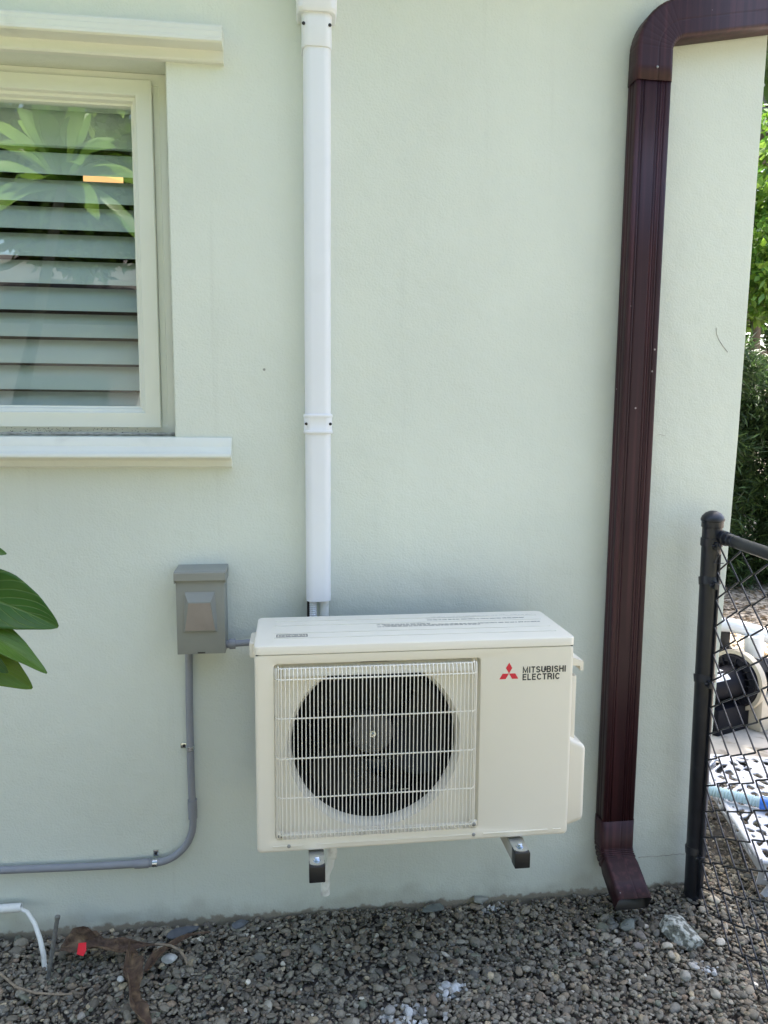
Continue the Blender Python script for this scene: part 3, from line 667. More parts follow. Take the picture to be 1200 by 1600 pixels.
# ================================================================== DISCONNECT BOX
bx = empty('disconnect_box', (-.256, -.045, .87), 'grey metal electrical disconnect box with raised trapezoid panel on the wall', 'electrical box')
b = MB(); b.box(-.3225, -.190, -.090, -.001, .868, 1.088, .002); b.build('body', MGREYBOX, bx)
b = MB(); b.prism([(0, 1.108), (-.094, 1.1045), (-.0985, 1.101), (-.0985, 1.080), (-.0955, 1.080), (-.0955, 1.092), (0, 1.092)], -.3265, -.1855)
b.box(-.3265, -.3235, -.0955, -.001, 1.072, 1.094); b.box(-.1885, -.1855, -.0955, -.001, 1.072, 1.094); b.build('hood', MGREYBOX, bx, True, 25)
b = MB()
o4 = [(-.3005, .920), (-.2105, .920), (-.2105, 1.0545), (-.3005, 1.0545)]
outer = [(-.3035, .9330), (-.2115, .9330), (-.2165, 1.0460), (-.2985, 1.0460)]
inner = [(-.3010, .9360), (-.2150, .9360), (-.2270, 1.0200), (-.2880, 1.0200)]
b.loft([[Vector((x, -.0895, z)) for x, z in outer], [Vector((x, -.0915, z)) for x, z in outer], [Vector((x, -.106 if z > .97 else -.098, z)) for x, z in inner]], True, True)
b.build('raised_handle', MGREYBOX, bx, True, 10)
ip = [(-.2985, .9380), (-.2175, .9380), (-.2285, 1.0175), (-.2865, 1.0175)]
b = MB(); b.loft([[Vector((x, (-.1058 if z > .97 else -.0980)-d, z)) for x, z in ip] for d in (0, .0012)]); b.build('handle_plate', MPLATE, bx, False)
b = MB(); b.box(-.2670, -.2460, -.0915, -.0885, .8705, .8740, .001); b.build('latch_slot', MBLACK, bx)

# conduit from the box down and out to the left
def strap(parent, p, axis, lug, r):
    """two-rib clip round the pipe with one screw lug"""
    A = Vector(axis); p = Vector(p); L_ = Vector(lug); b = MB()
    for d in (-.0042, .0042): b.lathe([(r+.0006, -.0028), (r+.0022, -.0018), (r+.0022, .0018), (r+.0006, .0028)], p+A*d, A, 28, False, False)
    b.lathe([(r+.0007, -.0075), (r+.0012, -.0075), (r+.0012, .0075), (r+.0007, .0075)], p, A, 28, False, False)
    c = p+L_*(r+.0095); c.y = -.0025
    s_ = Vector((abs(L_.x)*.010+abs(A.x)*.0075, 0, abs(L_.z)*.010+abs(A.z)*.0075))
    b.box(c.x-s_.x, c.x+s_.x, -.004, -.0008, c.z-s_.z, c.z+s_.z, .0012)
    o = b.build('strap', MZINC, parent)
    screw(o, (c.x, -.004, c.z), (0, -1, 0), .0048, MBLACK); return o
cn = empty('conduit', (-.302, -.02, .2), 'grey plastic conduit running down from the box and bending left', 'conduit')
rc = .0108; yc = -.020
path = [(-.3005, yc, .869), (-.3035, yc, .70), (-.304, yc, .50), (-.3015, yc, .36), (-.3015, yc, .332)]
for i in range(1, 13):
    a = R(90*i/12); path.append((-.4165+.115*math.cos(a), yc, .332-.123*math.sin(a)))
path += [(-.45, yc, .209), (-.60, yc, .2105), (-.86, yc, .2175), (-1.5, yc, .225)]
b = MB(); b.tube(path, rc, 24); b.build('pipe', MCOND, cn, True, 60)
b = MB(); b.tube([(-.3020, yc, .402), (-.3015, yc, .343)], .0135, 24); b.build('coupling', MCOND, cn)
b = MB(); b.tube([(-.473, yc, .2092), (-.433, yc, .209)], .0135, 24); b.build('coupling', MCOND, cn)
strap(cn, (-.304, yc, .563), (0, 0, 1), (-1, 0, 0), rc); strap(cn, (-.4145, yc-.0003, .2095), (1, 0, 0), (0, 0, 1), rc)
wc = empty('unit_feed_conduit', (-.15, -.06, .885), 'short grey conduit joining the electrical box to the outdoor unit', 'conduit')
b = MB(); b.tube([(-.19, -.055, .884), (-.06, -.055, .890)], .0095, 20); b.build('pipe', MCOND, wc)
b = MB(); b.tube([(-.191, -.055, .884), (-.176, -.055, .8845)], .0115, 20); b.tube([(-.182, -.055, .8845), (-.165, -.055, .885)], .0155, 12); b.build('connector', MCOND, wc)

# white pipe, cable and steel stake at lower left
wp = empty('low_white_pipe', (-.9, -.03, .1), 'white plastic pipe ending low on the wall at left with a cable', 'pipe')
b = MB(); b.lathe([(.0125, 0), (.0125, -.9)], (-.795, -.032, .1045), (1, 0, 0), 24, False, True); b.lathe([(.0125, 0), (.0105, 0), (.0105, -.2)], (-.795, -.032, .1045), (1, 0, 0), 24, False, False); b.build('pipe', MPVCW, wp)
b = MB(); b.tube([(-.85, -.034, .104), (-.80, -.034, .103), (-.775, -.045, .098), (-.745, -.075, .080), (-.722, -.105, .052), (-.708, -.125, .018), (-.703, -.135, -.03)], [.0055, .0055, .0056, .006, .0066, .007, .007], 12); b.build('cable', MPVCW, wp)
st = MB(); pts = []; rs = []
for i in range(40):
    t = i/39; pts.append((-.6835+.036*t, -.178, -.03+.198*t)); rs.append(.0062 if i % 2 else .0055)
rs[-1] = .0075; rs[-2] = .0072
st.tube(pts, rs, 12); tag(st.build('ground_rod', MSTEEL), 'grey threaded steel rod standing in the gravel at lower left', 'rod')

# ================================================================== DOWNSPOUT
dsp = empty('downspout', (.99, -.045, 0), 'dark burgundy ribbed metal downspout down the wall beside the unit', 'downspout')
def rect_prof(w, d, ribs=True):
    """closed (u,v); u across (x), v = depth, front at v=-d/2; fluted front and sides"""
    P_ = []; r = .009 if not ribs else .006; n = 44
    for i in range(n+1):
        u = -w/2+r+(w-2*r)*i/n; t = i/n; k = 0
        if ribs:
            for c_ in (.10, .18, .62, .70, .78, .86): k += math.exp(-((t-c_)/.018)**2)
        else: k = .55*math.exp(-((t-.60)/.013)**2)
        P_.append((u, -d/2+.0028*min(1, k)))
    P_ += [(w/2-r*.3, -d/2+r*.3), (w/2, -d/2+r)]
    if ribs:
        for i in range(1, 12): P_.append((w/2-.002*(1 if i in (4, 8) else 0), -d/2+r+(d-2*r)*i/12))
    P_ += [(w/2, d/2-r), (w/2-r, d/2), (-w/2+r, d/2), (-w/2, d/2-r)]
    if ribs:
        for i in range(11, 0, -1): P_.append((-w/2+.002*(1 if i in (4, 8) else 0), -d/2+r+(d-2*r)*i/12))
    P_ += [(-w/2, -d/2+r), (-w/2+r*.3, -d/2+r*.3)]
    return P_
def sweep(b, prof, stations):
    b.loft([[Vector(P_)+Vector(U)*u*s+Vector(V)*v*s for u, v in prof] for P_, U, V, s in stations], False, False)
W_, D_ = .104, .060; yD = -.035
pr = rect_prof(W_, D_)
b = MB(); sweep(b, pr, [((1.0145+.0026*(z-.25), yD, z), (1, 0, 0), (0, 1, 0), 1) for z in (.245, .8, 1.4, 2.0, 2.50)])
o = b.build('pipe', MSPOUT, dsp, True, 30, False)
b = MB(); pr2 = rect_prof(W_+.004, D_+.004, False)
# lower elbow with crimps, kicking out from the wall
stn = [((1.0145, yD, .275), (1, 0, 0), (0, 1, 0), 1.0), ((1.0145, yD, .185), (1, 0, 0), (0, 1, 0), 1.0)]
c0 = Vector((0, yD-D_/2-.026, .185)); K = 20; AE = 62
for i in range(K+1):
    a = R(AE)*i/K; rad = D_/2+.026
    cpos = Vector((1.0145+.004*i/K, c0.y+rad*math.cos(a), c0.z-rad*math.sin(a)))
    stn.append((cpos, (1, 0, 0), (0, math.cos(a), -math.sin(a)), 1.0 if i % 4 else .945))
a = R(AE); dirv = Vector((-.02, -math.sin(a), -math.cos(a)))
for L_, s_ in ((.02, 1), (.07, 1), (.132, .995)): stn.append((cpos+dirv*L_, (1, 0, 0), (0, math.cos(a), -math.sin(a)), s_))
sweep(b, pr2, stn[::-1]); b.build('lower_elbow', MSPOUT, dsp, True, 50, False)
b = MB()
ro = .092; cxx, czz = 1.0205+ro, 2.560; xs0 = cxx-ro
stn = [((xs0-.0005, yD, 2.478), (1, 0, 0), (0, 1, 0), 1.012), ((xs0, yD, 2.52), (1, 0, 0), (0, 1, 0), 1.008), ((xs0, yD, 2.525), (1, 0, 0), (0, 1, 0), 1.0)]
K = 54
for i in range(K+1):
    a = R(80)*i/K
    stn.append(((cxx-ro*math.cos(a), yD, czz+ro*math.sin(a)), (math.cos(a), 0, -math.sin(a)), (0, 1, 0), .985 if (i % 6 == 3 and i < 46) else 1.0))
a = R(80); stn.append(((cxx-ro*math.cos(a)+.45*math.sin(a), yD, czz+ro*math.sin(a)+.45*math.cos(a)), (math.cos(a), 0, -math.sin(a)), (0, 1, 0), 1.0))
sweep(b, rect_prof(W_+.003, D_+.004, False), stn); b.build('upper_elbow', MSPOUT, dsp, True, 50, False)
a = R(80); e0 = Vector((cxx-ro*math.cos(a), yD, czz+ro*math.sin(a))); dv = Vector((math.sin(a), 0, math.cos(a)))
b = MB(); sweep(b, rect_prof(W_, D_), [(e0+dv*L_, (math.cos(a), 0, -math.sin(a)), (0, 1, 0), .99) for L_ in (.40, .6, .9)]); b.build('upper_pipe', MSPOUT, dsp, True, 30, False)
for o in dsp.children:
    md = o.modifiers.new('thickness', 'SOLIDIFY'); md.thickness = .0012; md.offset = -1; o.data.materials.append(MBLACK); md.material_offset = 1  # inner faces black: shade inside the spout put into the colour
screw(dsp, (1.025, yD-D_/2-.0035, 2.512), (0, -1, 0), .0035, MSTEEL)

# ================================================================== CHAIN LINK FENCE
fe = empty('chain_link_fence', (1.285, -.06, 0), 'black vinyl chain link fence with a round domed post at the house corner', 'fence')
fd = Vector((-.147, -.989, 0)).normalized(); PB = Vector((1.2825, -.062, 0)); PT = Vector((1.264, -.078, 0))
def pc(z): return PB + (PT-PB)*(z/1.25) + Vector((0, 0, z))
post = MB(); post.tube([pc(-.1), pc(1.225)], .0285, 32)
post = post.build('post', MFENCE, fe)
b = MB(); b.lathe([(.0305, -.022), (.0315, -.020), (.0315, -.004), (.034, -.002), (.0345, .003), (.031, .012), (.022, .022), (.010, .028), (.002, .029)], pc(1.232), (0, 0, 1), 32); b.build('cap', MFENCE, post)
for z in (1.165, 1.045, .735, .10+.06):
    b = MB(); c_ = pc(z); tl = R(10)
    ax = Vector((fd.x*.0, 0, 1)) if z > 1.1 else Vector((-fd.x*.25, -fd.y*.25, 1)).normalized()
    b.lathe([(.0285, -.012), (.0318, -.012), (.0318, .012), (.0285, .012)], c_, ax, 32, False, False)
    e = c_+fd*.036 - Vector((0, 0, .008)); b.box(e.x-.006, e.x+.006, e.y-.012, e.y+.012, e.z-.011, e.z+.011, .002)
    b.tube([e+Vector((-.014, 0, 0)), e+Vector((.014, 0, 0))], .0045, 10)
    b.build('tension_band', MFENCE, post)
railz = 1.180
rs0 = Vector((1.289, -.100, railz))
b = MB(); b.tube([rs0-fd*.012, rs0+fd*1.7], .0175, 24); b.build('top_rail', MFENCE, fe)
b = MB(); b.lathe([(.012, -.024), (.0215, -.016), (.0225, 0), (.0215, .022), (.018, .024)], rs0, fd, 24); b.build('rail_end', MFENCE, fe)
b = MB(); e0_ = pc(.0)+fd*.040; b.box(-.0025, .0025, -.008, .008, .02, 1.13, .001, M_=Matrix.Translation(Vector((e0_.x, e0_.y, 0)))); b.build('tension_bar', MFENCE, fe)
b = MB(); wv = .076; hh = .0425; nst = int(1.16/hh)
nx_ = Vector((fd.y, -fd.x, 0))
for i in range(21):
    side = 1
    pts = []
    for k in range(nst+1):
        z = 1.165-hh*k + .004*math.sin(i*1.7)
        s_ = (k + i) % 2
        off = wv/2*(1 if s_ else -1)*1.03
        base = pc(0)*1.0; base.z = 0
        p = Vector((PB.x, PB.y, 0)) + (PT-PB)*(z/1.25) + fd*(.045+wv/2+i*wv+off) + Vector((0, 0, z + (hh if i % 2 else 0)*0))
        p += nx_*(.003 if s_ else -.003)
        if pts:
            q = pts[-1]; pts += [q.lerp(p, .10) + nx_*0, q.lerp(p, .5), q.lerp(p, .90)]
        pts.append(p)
    b.tube(pts, .0027, 6)
b.build('chain_mesh', MFENCE, fe, True, 80)
b = MB()
b.tube([pc(1.15)+Vector((-.005, -.031, 0)), pc(1.13)+Vector((.006, -.034, 0)), pc(1.105)+Vector((-.008, -.034, 0)), pc(1.105)+Vector((.02, -.036, 0))], .0016, 6)
for q in (.055, .085): 
    c_ = rs0+fd*q; b.lathe([(.0178, -.0016), (.0196, 0), (.0178, .0016)], c_, (fd+Vector((0, 0, .25))).normalized(), 20, False, False)
b.build('wire_tie', MFENCE, fe)

# ================================================================== THINGS ON THE GRAVEL
def rock(name, c, S, label, m=None, seed=0, cuts=5, col=None, rz=0, lvl=3, rough=.06, hr=(.5, .8), flat=False):
    g = np.random.default_rng(seed); V, Fc = ico(lvl); V = V*(1+rough*g.normal(size=(len(V), 1))*.5)
    V = V*(1+(.12 if flat else .04)*np.sin(V@g.normal(size=3)*3.1+1)[:, None])
    for _ in range(cuts):
        n = g.normal(size=3); n /= np.linalg.norm(n); h = g.uniform(*hr); d = V@n; V = V-np.where(d > h, d-h, 0)[:, None]*n
    V = V*np.array(S); c_, s_ = math.cos(rz), math.sin(rz); V = V@np.array([[c_, s_, 0], [-s_, c_, 0], [0, 0, 1]]) + np.array(c)
    mm = m or mat(name+'_stone', col, .8, var=.2, vscale=60, bump=.4, bscale=300)
    o = mesh_np(name, V, Fc, mm, None, None, not flat); return tag(o, label, 'stone')
rock('rock', (1.135, -.225, .016), (.085, .115, .055), 'angular pale rough rock standing out in gravel right of downspout', MROCK, 6, 16, rz=.75, lvl=4, rough=.05, hr=(.3, .62), flat=True)
rock('flat_stone', (.425, -.035, .006), (.040, .024, .006), 'flat slate green stone lying against the wall foot', None, 7, 9, (.14, .16, .145), .15)
rock('flat_stone', (.588, -.012, .008), (.036, .018, .008), 'pale flat stone at wall foot right of the slate one', None, 8, 8, (.28, .29, .26), 0)
rock('flat_stone', (-.335, -.055, .006), (.050, .026, .007), 'dark blue grey slab of stone at wall foot left of unit', None, 11, 8, (.09, .10, .115), .5)
rock('flat_stone', (-.165, -.040, .006), (.030, .022, .008), 'bluish slate stone by the wall below the conduit bend', None, 12, 8, (.12, .135, .15), .2)
PG = 'large pale pebbles among the gravel'
for i, (x, y, r_, colr, lb) in enumerate([(1.075, -.285, .017, (.42, .39, .31), 'rounded cream pebble just left of angular rock'), (1.070, -.318, .015, (.36, .33, .27), 'tan pebble just below the rounded cream one'),
        (1.02, -.232, .019, (.20, .18, .155), 'brown grey pebble below the downspout mouth'), (.99, -.275, .016, (.19, .175, .155), 'dull round pebble left of cream pebbles'),
        (1.24, -.285, .016, (.46, .43, .36), 'cream pebble right of the angular rock'), (1.065, -.40, .020, (.30, .29, .25), 'larger grey beige pebble near lower right'),
        (-.475, -.232, .011, (.52, .54, .52), 'white quartz pebble left of the hanging dead leaf'), (-.355, -.168, .022, (.50, .52, .50), 'white shell shaped stone under the thin dry leaf'),
        (-.545, -.35, .013, (.30, .28, .24), 'beige round pebble near the bottom left'), (1.11, -.47, .017, (.35, .33, .27), 'beige pebble near bottom right corner'), (1.33, -.10, .02, (.50, .45, .34), 'yellowish pebble by the fence foot')]):
    rock('pebble', (x, y, .008), (r_, r_*.75, r_*.55), lb, None, 20+i, 3, colr, i*.9, 3)['group'] = PG
# splash block pieces under the spout
rock('rubble_piece', (1.005, -.175, .002), (.034, .026, .018), 'small greenish rubble piece in the gravel under the downspout mouth', None, 33, 12, (.22, .235, .20), .3, 3, hr=(.4, .75), flat=True)
rock('rubble_piece', (.965, -.150, .000), (.020, .018, .014), 'dark small rubble piece left of the greenish one under the downspout', None, 34, 12, (.14, .145, .13), 1.3, 3, hr=(.4, .75), flat=True)

def leafmesh(name, spine, widths, m, nrm=(0, 0, 1), curl=.2, wav=.0, seed=0, thick=.0006, parent=None, nacross=8, tint=None, ripple=.0, rag=0):
    """leaf blade following a spine of points; widths = half width at each"""
    g = random.Random(seed); S = [Vector(p) for p in spine]; n = len(S); NV = Vector(nrm)
    # resample
    M = 28; pts = []; ws = []
    for i in range(M+1):
        t = i/M*(n-1); k = min(int(t), n-2); f = t-k
        p0 = S[max(k-1, 0)]; p1 = S[k]; p2 = S[k+1]; p3 = S[min(k+2, n-1)]
        pts.append(.5*((2*p1)+(p2-p0)*f+(2*p0-5*p1+4*p2-p3)*f*f+(3*p1-p0-3*p2+p3)*f**3)); ws.append(widths[k]*(1-f)+widths[k+1]*f)
    V = []; UV = []; ln = 0; tot = sum((b-a).length for a, b in zip(pts, pts[1:]))
    ph = g.uniform(0, 6)
    for i in range(M+1):
        T = (pts[min(i+1, M)]-pts[max(i-1, 0)]).normalized(); B = T.cross(NV).normalized(); Nn = B.cross(T).normalized()
        if i: ln += (pts[i]-pts[i-1]).length
        for j in range(-nacross, nacross+1):
            s_ = j/nacross; w = ws[i]*(1+rag*g.uniform(-1, 1))
            h = curl*w*(abs(s_)**1.4) + wav*w*math.sin(ln/tot*14+ph+s_*2)*abs(s_) + ripple*math.sin((ln-abs(s_)*w*.5)*520)*(1-abs(s_)*.5)
            V.append(pts[i]+B*s_*w+Nn*h); UV.append((s_, ln))
    k = 2*nacross+1; Fc = []
    for i in range(M):
        for j in range(2*nacross): Fc.append((i*k+j, i*k+j+1, (i+1)*k+j+1, (i+1)*k+j))
    o = mesh_np(name, np.array([v[:] for v in V]), np.array(Fc), m, np.tile(np.array([tint or (1, 1, 1)]), (len(V), 1)), parent)
    uvl = o.data.uv_layers.new(name='UVMap'); li = np.empty(len(o.data.loops), np.int32); o.data.loops.foreach_get('vertex_index', li)
    uvl.data.foreach_set('uv', np.array(UV, np.float32)[li].ravel())
    md = o.modifiers.new('thickness', 'SOLIDIFY'); md.thickness = thick
    return o
tag(leafmesh('dead_leaf', [(-.665, -.115, .024), (-.62, -.118, .040), (-.56, -.128, .034), (-.49, -.135, .030), (-.42, -.130, .024), (-.36, -.125, .018)], [.008, .026, .026, .014, .006, .003], MLEAFD, (.1, -.4, 1), .8, .8, 1, .001, None, 8, None, .0035, .16), 'crumpled brown dead leaf lying flat between steel rod and gravel', 'leaf', 'dead leaves on the gravel')
tag(leafmesh('dead_leaf', [(-.463, -.155, .034), (-.452, -.20, .040), (-.442, -.27, .030), (-.418, -.34, .024), (-.375, -.41, .018), (-.34, -.45, .010)], [.010, .024, .023, .018, .011, .003], MLEAFD, (.5, .1, 1), 1.0, .7, 2, .001, None, 8, None, .003, .14), 'long curled brown dead leaf pointing towards the bottom edge', 'leaf', 'dead leaves on the gravel')
tag(leafmesh('dead_leaf', [(-.41, -.225, .016), (-.385, -.18, .024), (-.345, -.135, .026), (-.30, -.10, .024), (-.25, -.085, .018)], [.006, .013, .009, .005, .002], MLEAFD, (0, -.2, 1), 1.0, .3, 3, .001, None, 8, None, .001, .12), 'narrow dry leaf crossing over the white stone', 'leaf', 'dead leaves on the gravel')
b = MB(); b.tube([(-.84, -.15, .018), (-.79, -.20, .022), (-.74, -.245, .020), (-.68, -.275, .022), (-.62, -.285, .020), (-.585, -.285, .018)], [.003, .0034, .0032, .0030, .0026, .002], 8); tag(b.build('twig', MTWIG), 'thin pale curved twig lying in the gravel bottom left', 'twig')
b = MB(); b.tube([(-.40, -.13, .028), (-.355, -.15, .034), (-.325, -.17, .032), (-.305, -.20, .026), (-.300, -.215, .022)], [.003, .0036, .004, .0042, .003], 8); tag(b.build('leaf_stalk', MTWIG), 'tan dry leaf stalk beside the white stone', 'stalk')
b = MB()
b.loft([[Vector((x, y, z+dz)) for x, y, z in ((-.604, -.172, .046), (-.585, -.178, .043), (-.578, -.172, .056), (-.581, -.160, .070), (-.602, -.158, .068))] for dz in (0, .0012)]); tag(b.build('red_tag', MREDP, None, False), 'small bright red plastic scrap on top of the dead leaf', 'plastic scrap')

# ================================================================== PLUMERIA SHRUB (left, in front of the wall)
pl = empty('plumeria_shrub', (-1.22, -.85, -.02), 'plumeria shrub with long glossy green leaves reaching in from the left', 'shrub')
b = MB()
b.tube([(-1.22, -.85, -.05), (-1.23, -.84, .45), (-1.25, -.86, .9), (-1.18, -.90, 1.4), (-1.05, -.94, 1.95), (-.93, -.95, 2.50)], [.045, .04, .036, .030, .024, .018], 14)
b.tube([(-1.25, -.86, .80), (-1.10, -.76, .92), (-.92, -.66, 1.06), (-.80, -.61, 1.17)], [.030, .026, .022, .018], 12)
b.tube([(-1.20, -.88, 1.3), (-1.38, -.85, 1.6), (-1.50, -.85, 1.95)], [.026, .022, .018], 12)
b.build('stem', MCANE, pl, True, 60)
W5 = [.006, .020, .040, .050, .046, .030, .002]
def pleaf(tip, base, sag=.05, w=1.0, nrm=(0, -.5, 1), seed=0, tint=None, arch=.04):
    a, t_ = Vector(base), Vector(tip); sp = []
    for i in range(7):
        f = i/6; p = a.lerp(t_, f); p.z += arch*math.sin(math.pi*f)*(1) - sag*f*f*0; sp.append(p)
    return leafmesh('leaf', sp, [x*w for x in W5], MPLUM, nrm, .22, .06, seed, .0008, pl, 8, tint)

# the whorl whose tips reach into the picture
pleaf((-.480, -.60, 1.094), (-.800, -.60, 1.165), 0, 1.28, (.1, -1, .55), 1, (1.1, 1.2, .8), .035)
pleaf((-.495, -.635, 1.008), (-.800, -.64, 1.180), 0, .80, (.9, -.6, .75), 2, (2.1, 1.7, 1.1), .03)
pleaf((-.530, -.62, .972), (-.780, -.66, 1.150), 0, .95, (.35, -1, .3), 3, (2.8, 2.0, 1.1), .012)
pleaf((-.560, -.66, 1.02), (-.800, -.66, 1.13), 0, .7, (.2, -1, .4), 9, (.8, .9, .8), .03)
pleaf((-.573, -.60, 1.248), (-.800, -.61, 1.190), 0, .60, (0, -.8, .8), 4, (1.6, 1.5, 1.1), .04)
g_ = random.Random(8)
def whorl(c, n, L0, seed, tints, skip=None, el=(.05, 1.1), sc=1, face=0):
    gg = random.Random(seed)
    for i in range(n):
        az = 2.399*i+gg.uniform(-.2, .2); e = el[0]+(el[1]-el[0])*(i/n)**.9+gg.uniform(-.12, .12); L_ = L0*gg.uniform(.8, 1.15)
        d = Vector((math.cos(az)*math.cos(e), math.sin(az)*math.cos(e), math.sin(e)))
        if skip and skip(d): continue
        a = Vector(c)+d*.02; tp = a+d*L_+Vector((0, 0, -.05*L_*4*(1-math.sin(e))))
        nn = Vector((-d.x*math.sin(e), -d.y*math.sin(e), math.cos(e)+.05)) + Vector((0, face, 0))
        pleaf(tp, a, 0, sc*gg.uniform(.8, 1.1), nn, i+seed*40, gg.choice(tints), .05)
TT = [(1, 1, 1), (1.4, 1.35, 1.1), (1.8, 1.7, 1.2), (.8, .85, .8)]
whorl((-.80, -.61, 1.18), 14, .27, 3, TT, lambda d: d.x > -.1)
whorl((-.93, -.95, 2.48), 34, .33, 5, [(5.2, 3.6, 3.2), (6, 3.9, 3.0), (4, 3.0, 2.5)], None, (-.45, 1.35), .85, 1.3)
whorl((-1.50, -.85, 1.96), 16, .30, 6, TT, None, (-.2, 1.2), .9)

# ================================================================== BEYOND THE FENCE (right)
tb = empty('patio_table', (1.75, .2, 0), 'ornate openwork cast metal patio table, sunlit white top, lying low behind the fence', 'table')
Le = Vector((.25, .968, 0)); Ri = Vector((.968, -.25, 0)); O_ = Vector((1.463, -.135, .150))
def openwork(name, O, A, B, la, lb, cell, th, seed, parent, skirt=0):
    """pierced scrollwork panel: a fine grid of cells kept where the scroll pattern is solid"""
    na, nb = int(la/cell), int(lb/cell); ia, ib = np.meshgrid(np.arange(na+1), np.arange(nb+1), indexing='ij')
    u = ia*cell; v = ib*cell
    uc, vc = u[:-1, :-1]+cell/2, v[:-1, :-1]+cell/2
    w_ = np.sin(uc*62+2.2*np.sin(vc*38+.6)) * np.sin(vc*92+2.4*np.sin(uc*33)) ; w2 = np.sin(uc*120+3*np.sin(vc*50))*np.sin(vc*70+uc*40)
    solid = (w_ < .20) & ((w2 < .80) | (w_ < -.2))
    brd = (uc < .022) | (uc > la-.022) | (vc < .02) | (vc > lb-.02); solid |= brd
    P_ = np.array(O)[None, None]+u[..., None]*np.array(A)+v[..., None]*np.array(B)
    idx = np.arange((na+1)*(nb+1)).reshape(na+1, nb+1); k = np.argwhere(solid)
    Fq = np.stack([idx[k[:, 0], k[:, 1]], idx[k[:, 0]+1, k[:, 1]], idx[k[:, 0]+1, k[:, 1]+1], idx[k[:, 0], k[:, 1]+1]], -1)
    used = np.unique(Fq); mp = np.full(idx.size, -1); mp[used] = np.arange(len(used))
    o = mesh_np(name, P_.reshape(-1, 3)[used], mp[Fq], MMETALW, None, parent, True)
    sm = o.modifiers.new('soften', 'SMOOTH'); sm.iterations = 3; sm.factor = .5
    md = o.modifiers.new('thickness', 'SOLIDIFY'); md.thickness = th; md.offset = 0; return o
openwork('table_top', O_, Le, Ri, .78, .80, .005, .006, 1, tb)
dn = (Vector((0, 0, -1))+Ri*.35).normalized()
openwork('skirt', O_+Vector((0, 0, -.002))+Ri*.004, Le, dn, .78, .105, .005, .005, 2, tb)
dn2 = (Vector((0, 0, -1))+Le*.35).normalized()
openwork('skirt', O_+Vector((0, 0, -.002))+Le*.004, Ri, dn2, .80, .105, .005, .005, 2, tb)
b = MB(); b.tube([O_+Le*i*.06 for i in range(14)], .009, 10); b.tube([O_+Ri*i*.06 for i in range(14)], .009, 10); b.build('rim', MMETALW, tb)
for (p, q) in ((.06, .06), (.72, .06), (.06, .74), (.72, .74)):
    c_ = O_+Le*p+Ri*q; b = MB(); b.tube([c_+Vector((0, 0, -.01)), c_+Vector((0, 0, -.07))+Ri*.012, c_+Vector((0, 0, -.13))-Ri*.006, c_+Vector((0, 0, -.165))-Ri*.02], [.018, .014, .014, .020], 12); b.build('leg', MMETALW, tb)
hp = O_+Le*.30+Ri*.0
ho = empty('pool_hose', tuple(hp+Vector((0, 0, .02))), 'pale ribbed plastic hose with a bright blue cuff lying on the patio table', 'hose')
h0 = Vector((1.50, .28, .180)); h1 = Vector((1.655, .155, .180))
pts = []; rs = []; hd = (h1-h0).normalized()
for i in range(61):
    pts.append(h0-hd*.10+(h1-h0+hd*.10)*(i/60)); rs.append(.021 if i % 2 else .0165)
b = MB(); b.tube(pts, rs, 18); b.build('tube', MHOSE, ho, True, 30)
b = MB(); b.tube([h1-hd*.004, h1+hd*.038], .0235, 24); b.build('cuff', MBLUE, ho)

sheet('concrete_pad', 1.72, 3.6, .80, 2.0, .012, MCONC, 8, 8, .0)
pp = empty('pool_pump', (2.3, 1.2, 0), 'black pool pump with a beige clamp ring and black motor on a pale base', 'pump')
ax = Vector((.93, .36, .0)).normalized(); pc_ = Vector((2.225, 1.20, .245))
pm = MB(); pm.lathe([(.02, -.30), (.060, -.295), (.070, -.27), (.072, -.10), (.078, -.06), (.080, -.02)], pc_, ax, 36); pm.build('motor', MPUMP, pp)
b = MB(); b.lathe([(.078, -.030), (.10, -.045), (.125, -.035), (.135, -.010), (.135, .03), (.12, .05), (.09, .20), (.02, .21)], pc_, ax, 40)
for k in range(18):
    a_ = 2*math.pi*k/18; U_ = ax.cross(Vector((0, 0, 1))).normalized(); V_ = ax.cross(U_); d_ = U_*math.cos(a_)+V_*math.sin(a_)
    b.tube([pc_+ax*-.048+d_*.082, pc_+ax*-.042+d_*.122], .004, 6)
b.build('housing', MPUMP, pp)
b = MB(); b.lathe([(.134, -.020), (.152, -.018), (.154, .0), (.152, .018), (.134, .020), (.134, -.020)], pc_, ax, 48, False, False); b.build('clamp_ring', MTAN, pp)
b = MB(); U_ = ax.cross(Vector((0, 0, 1))).normalized()
def patch(a0, a1, h0_, h1_, r=.0727):
    V_ = ax.cross(U_); rows = []
    for h in (h0_, h1_): rows.append([pc_+ax*h+(U_*math.cos(a)+V_*math.sin(a))*r for a in np.linspace(a0, a1, 9)])
    return rows
for a0, a1 in ((R(-65), R(-35)), (R(-100), R(-78))):
    for q in (0,): b.loft(patch(a0, a1, -.24, -.13, .0730), False, False, False)
b.build('motor_label', MPVC, pp)
b = MB(); M_ = Matrix.Translation(pc_) @ Matrix.Rotation(math.atan2(ax.y, ax.x), 4, 'Z')
b.box(-.22, .05, -.07, .07, -.235, -.10, .012, M_=M_); b.build('foot', MPUMP, pp)
b = MB(); b.box(.01, .42, -.14, .16, -.235, -.05, .02, M_=M_); b.build('base', MTAN, pp)
b = MB(); b.box(.08, .30, -.12, .14, -.04, .06, .01, M_=M_); b.build('strainer_pot', MPUMP, pp)
wpi = empty('pool_pipe', (2.2, 1.3, .5), 'thick white curved plastic pipe arching above the black pump', 'pipe')
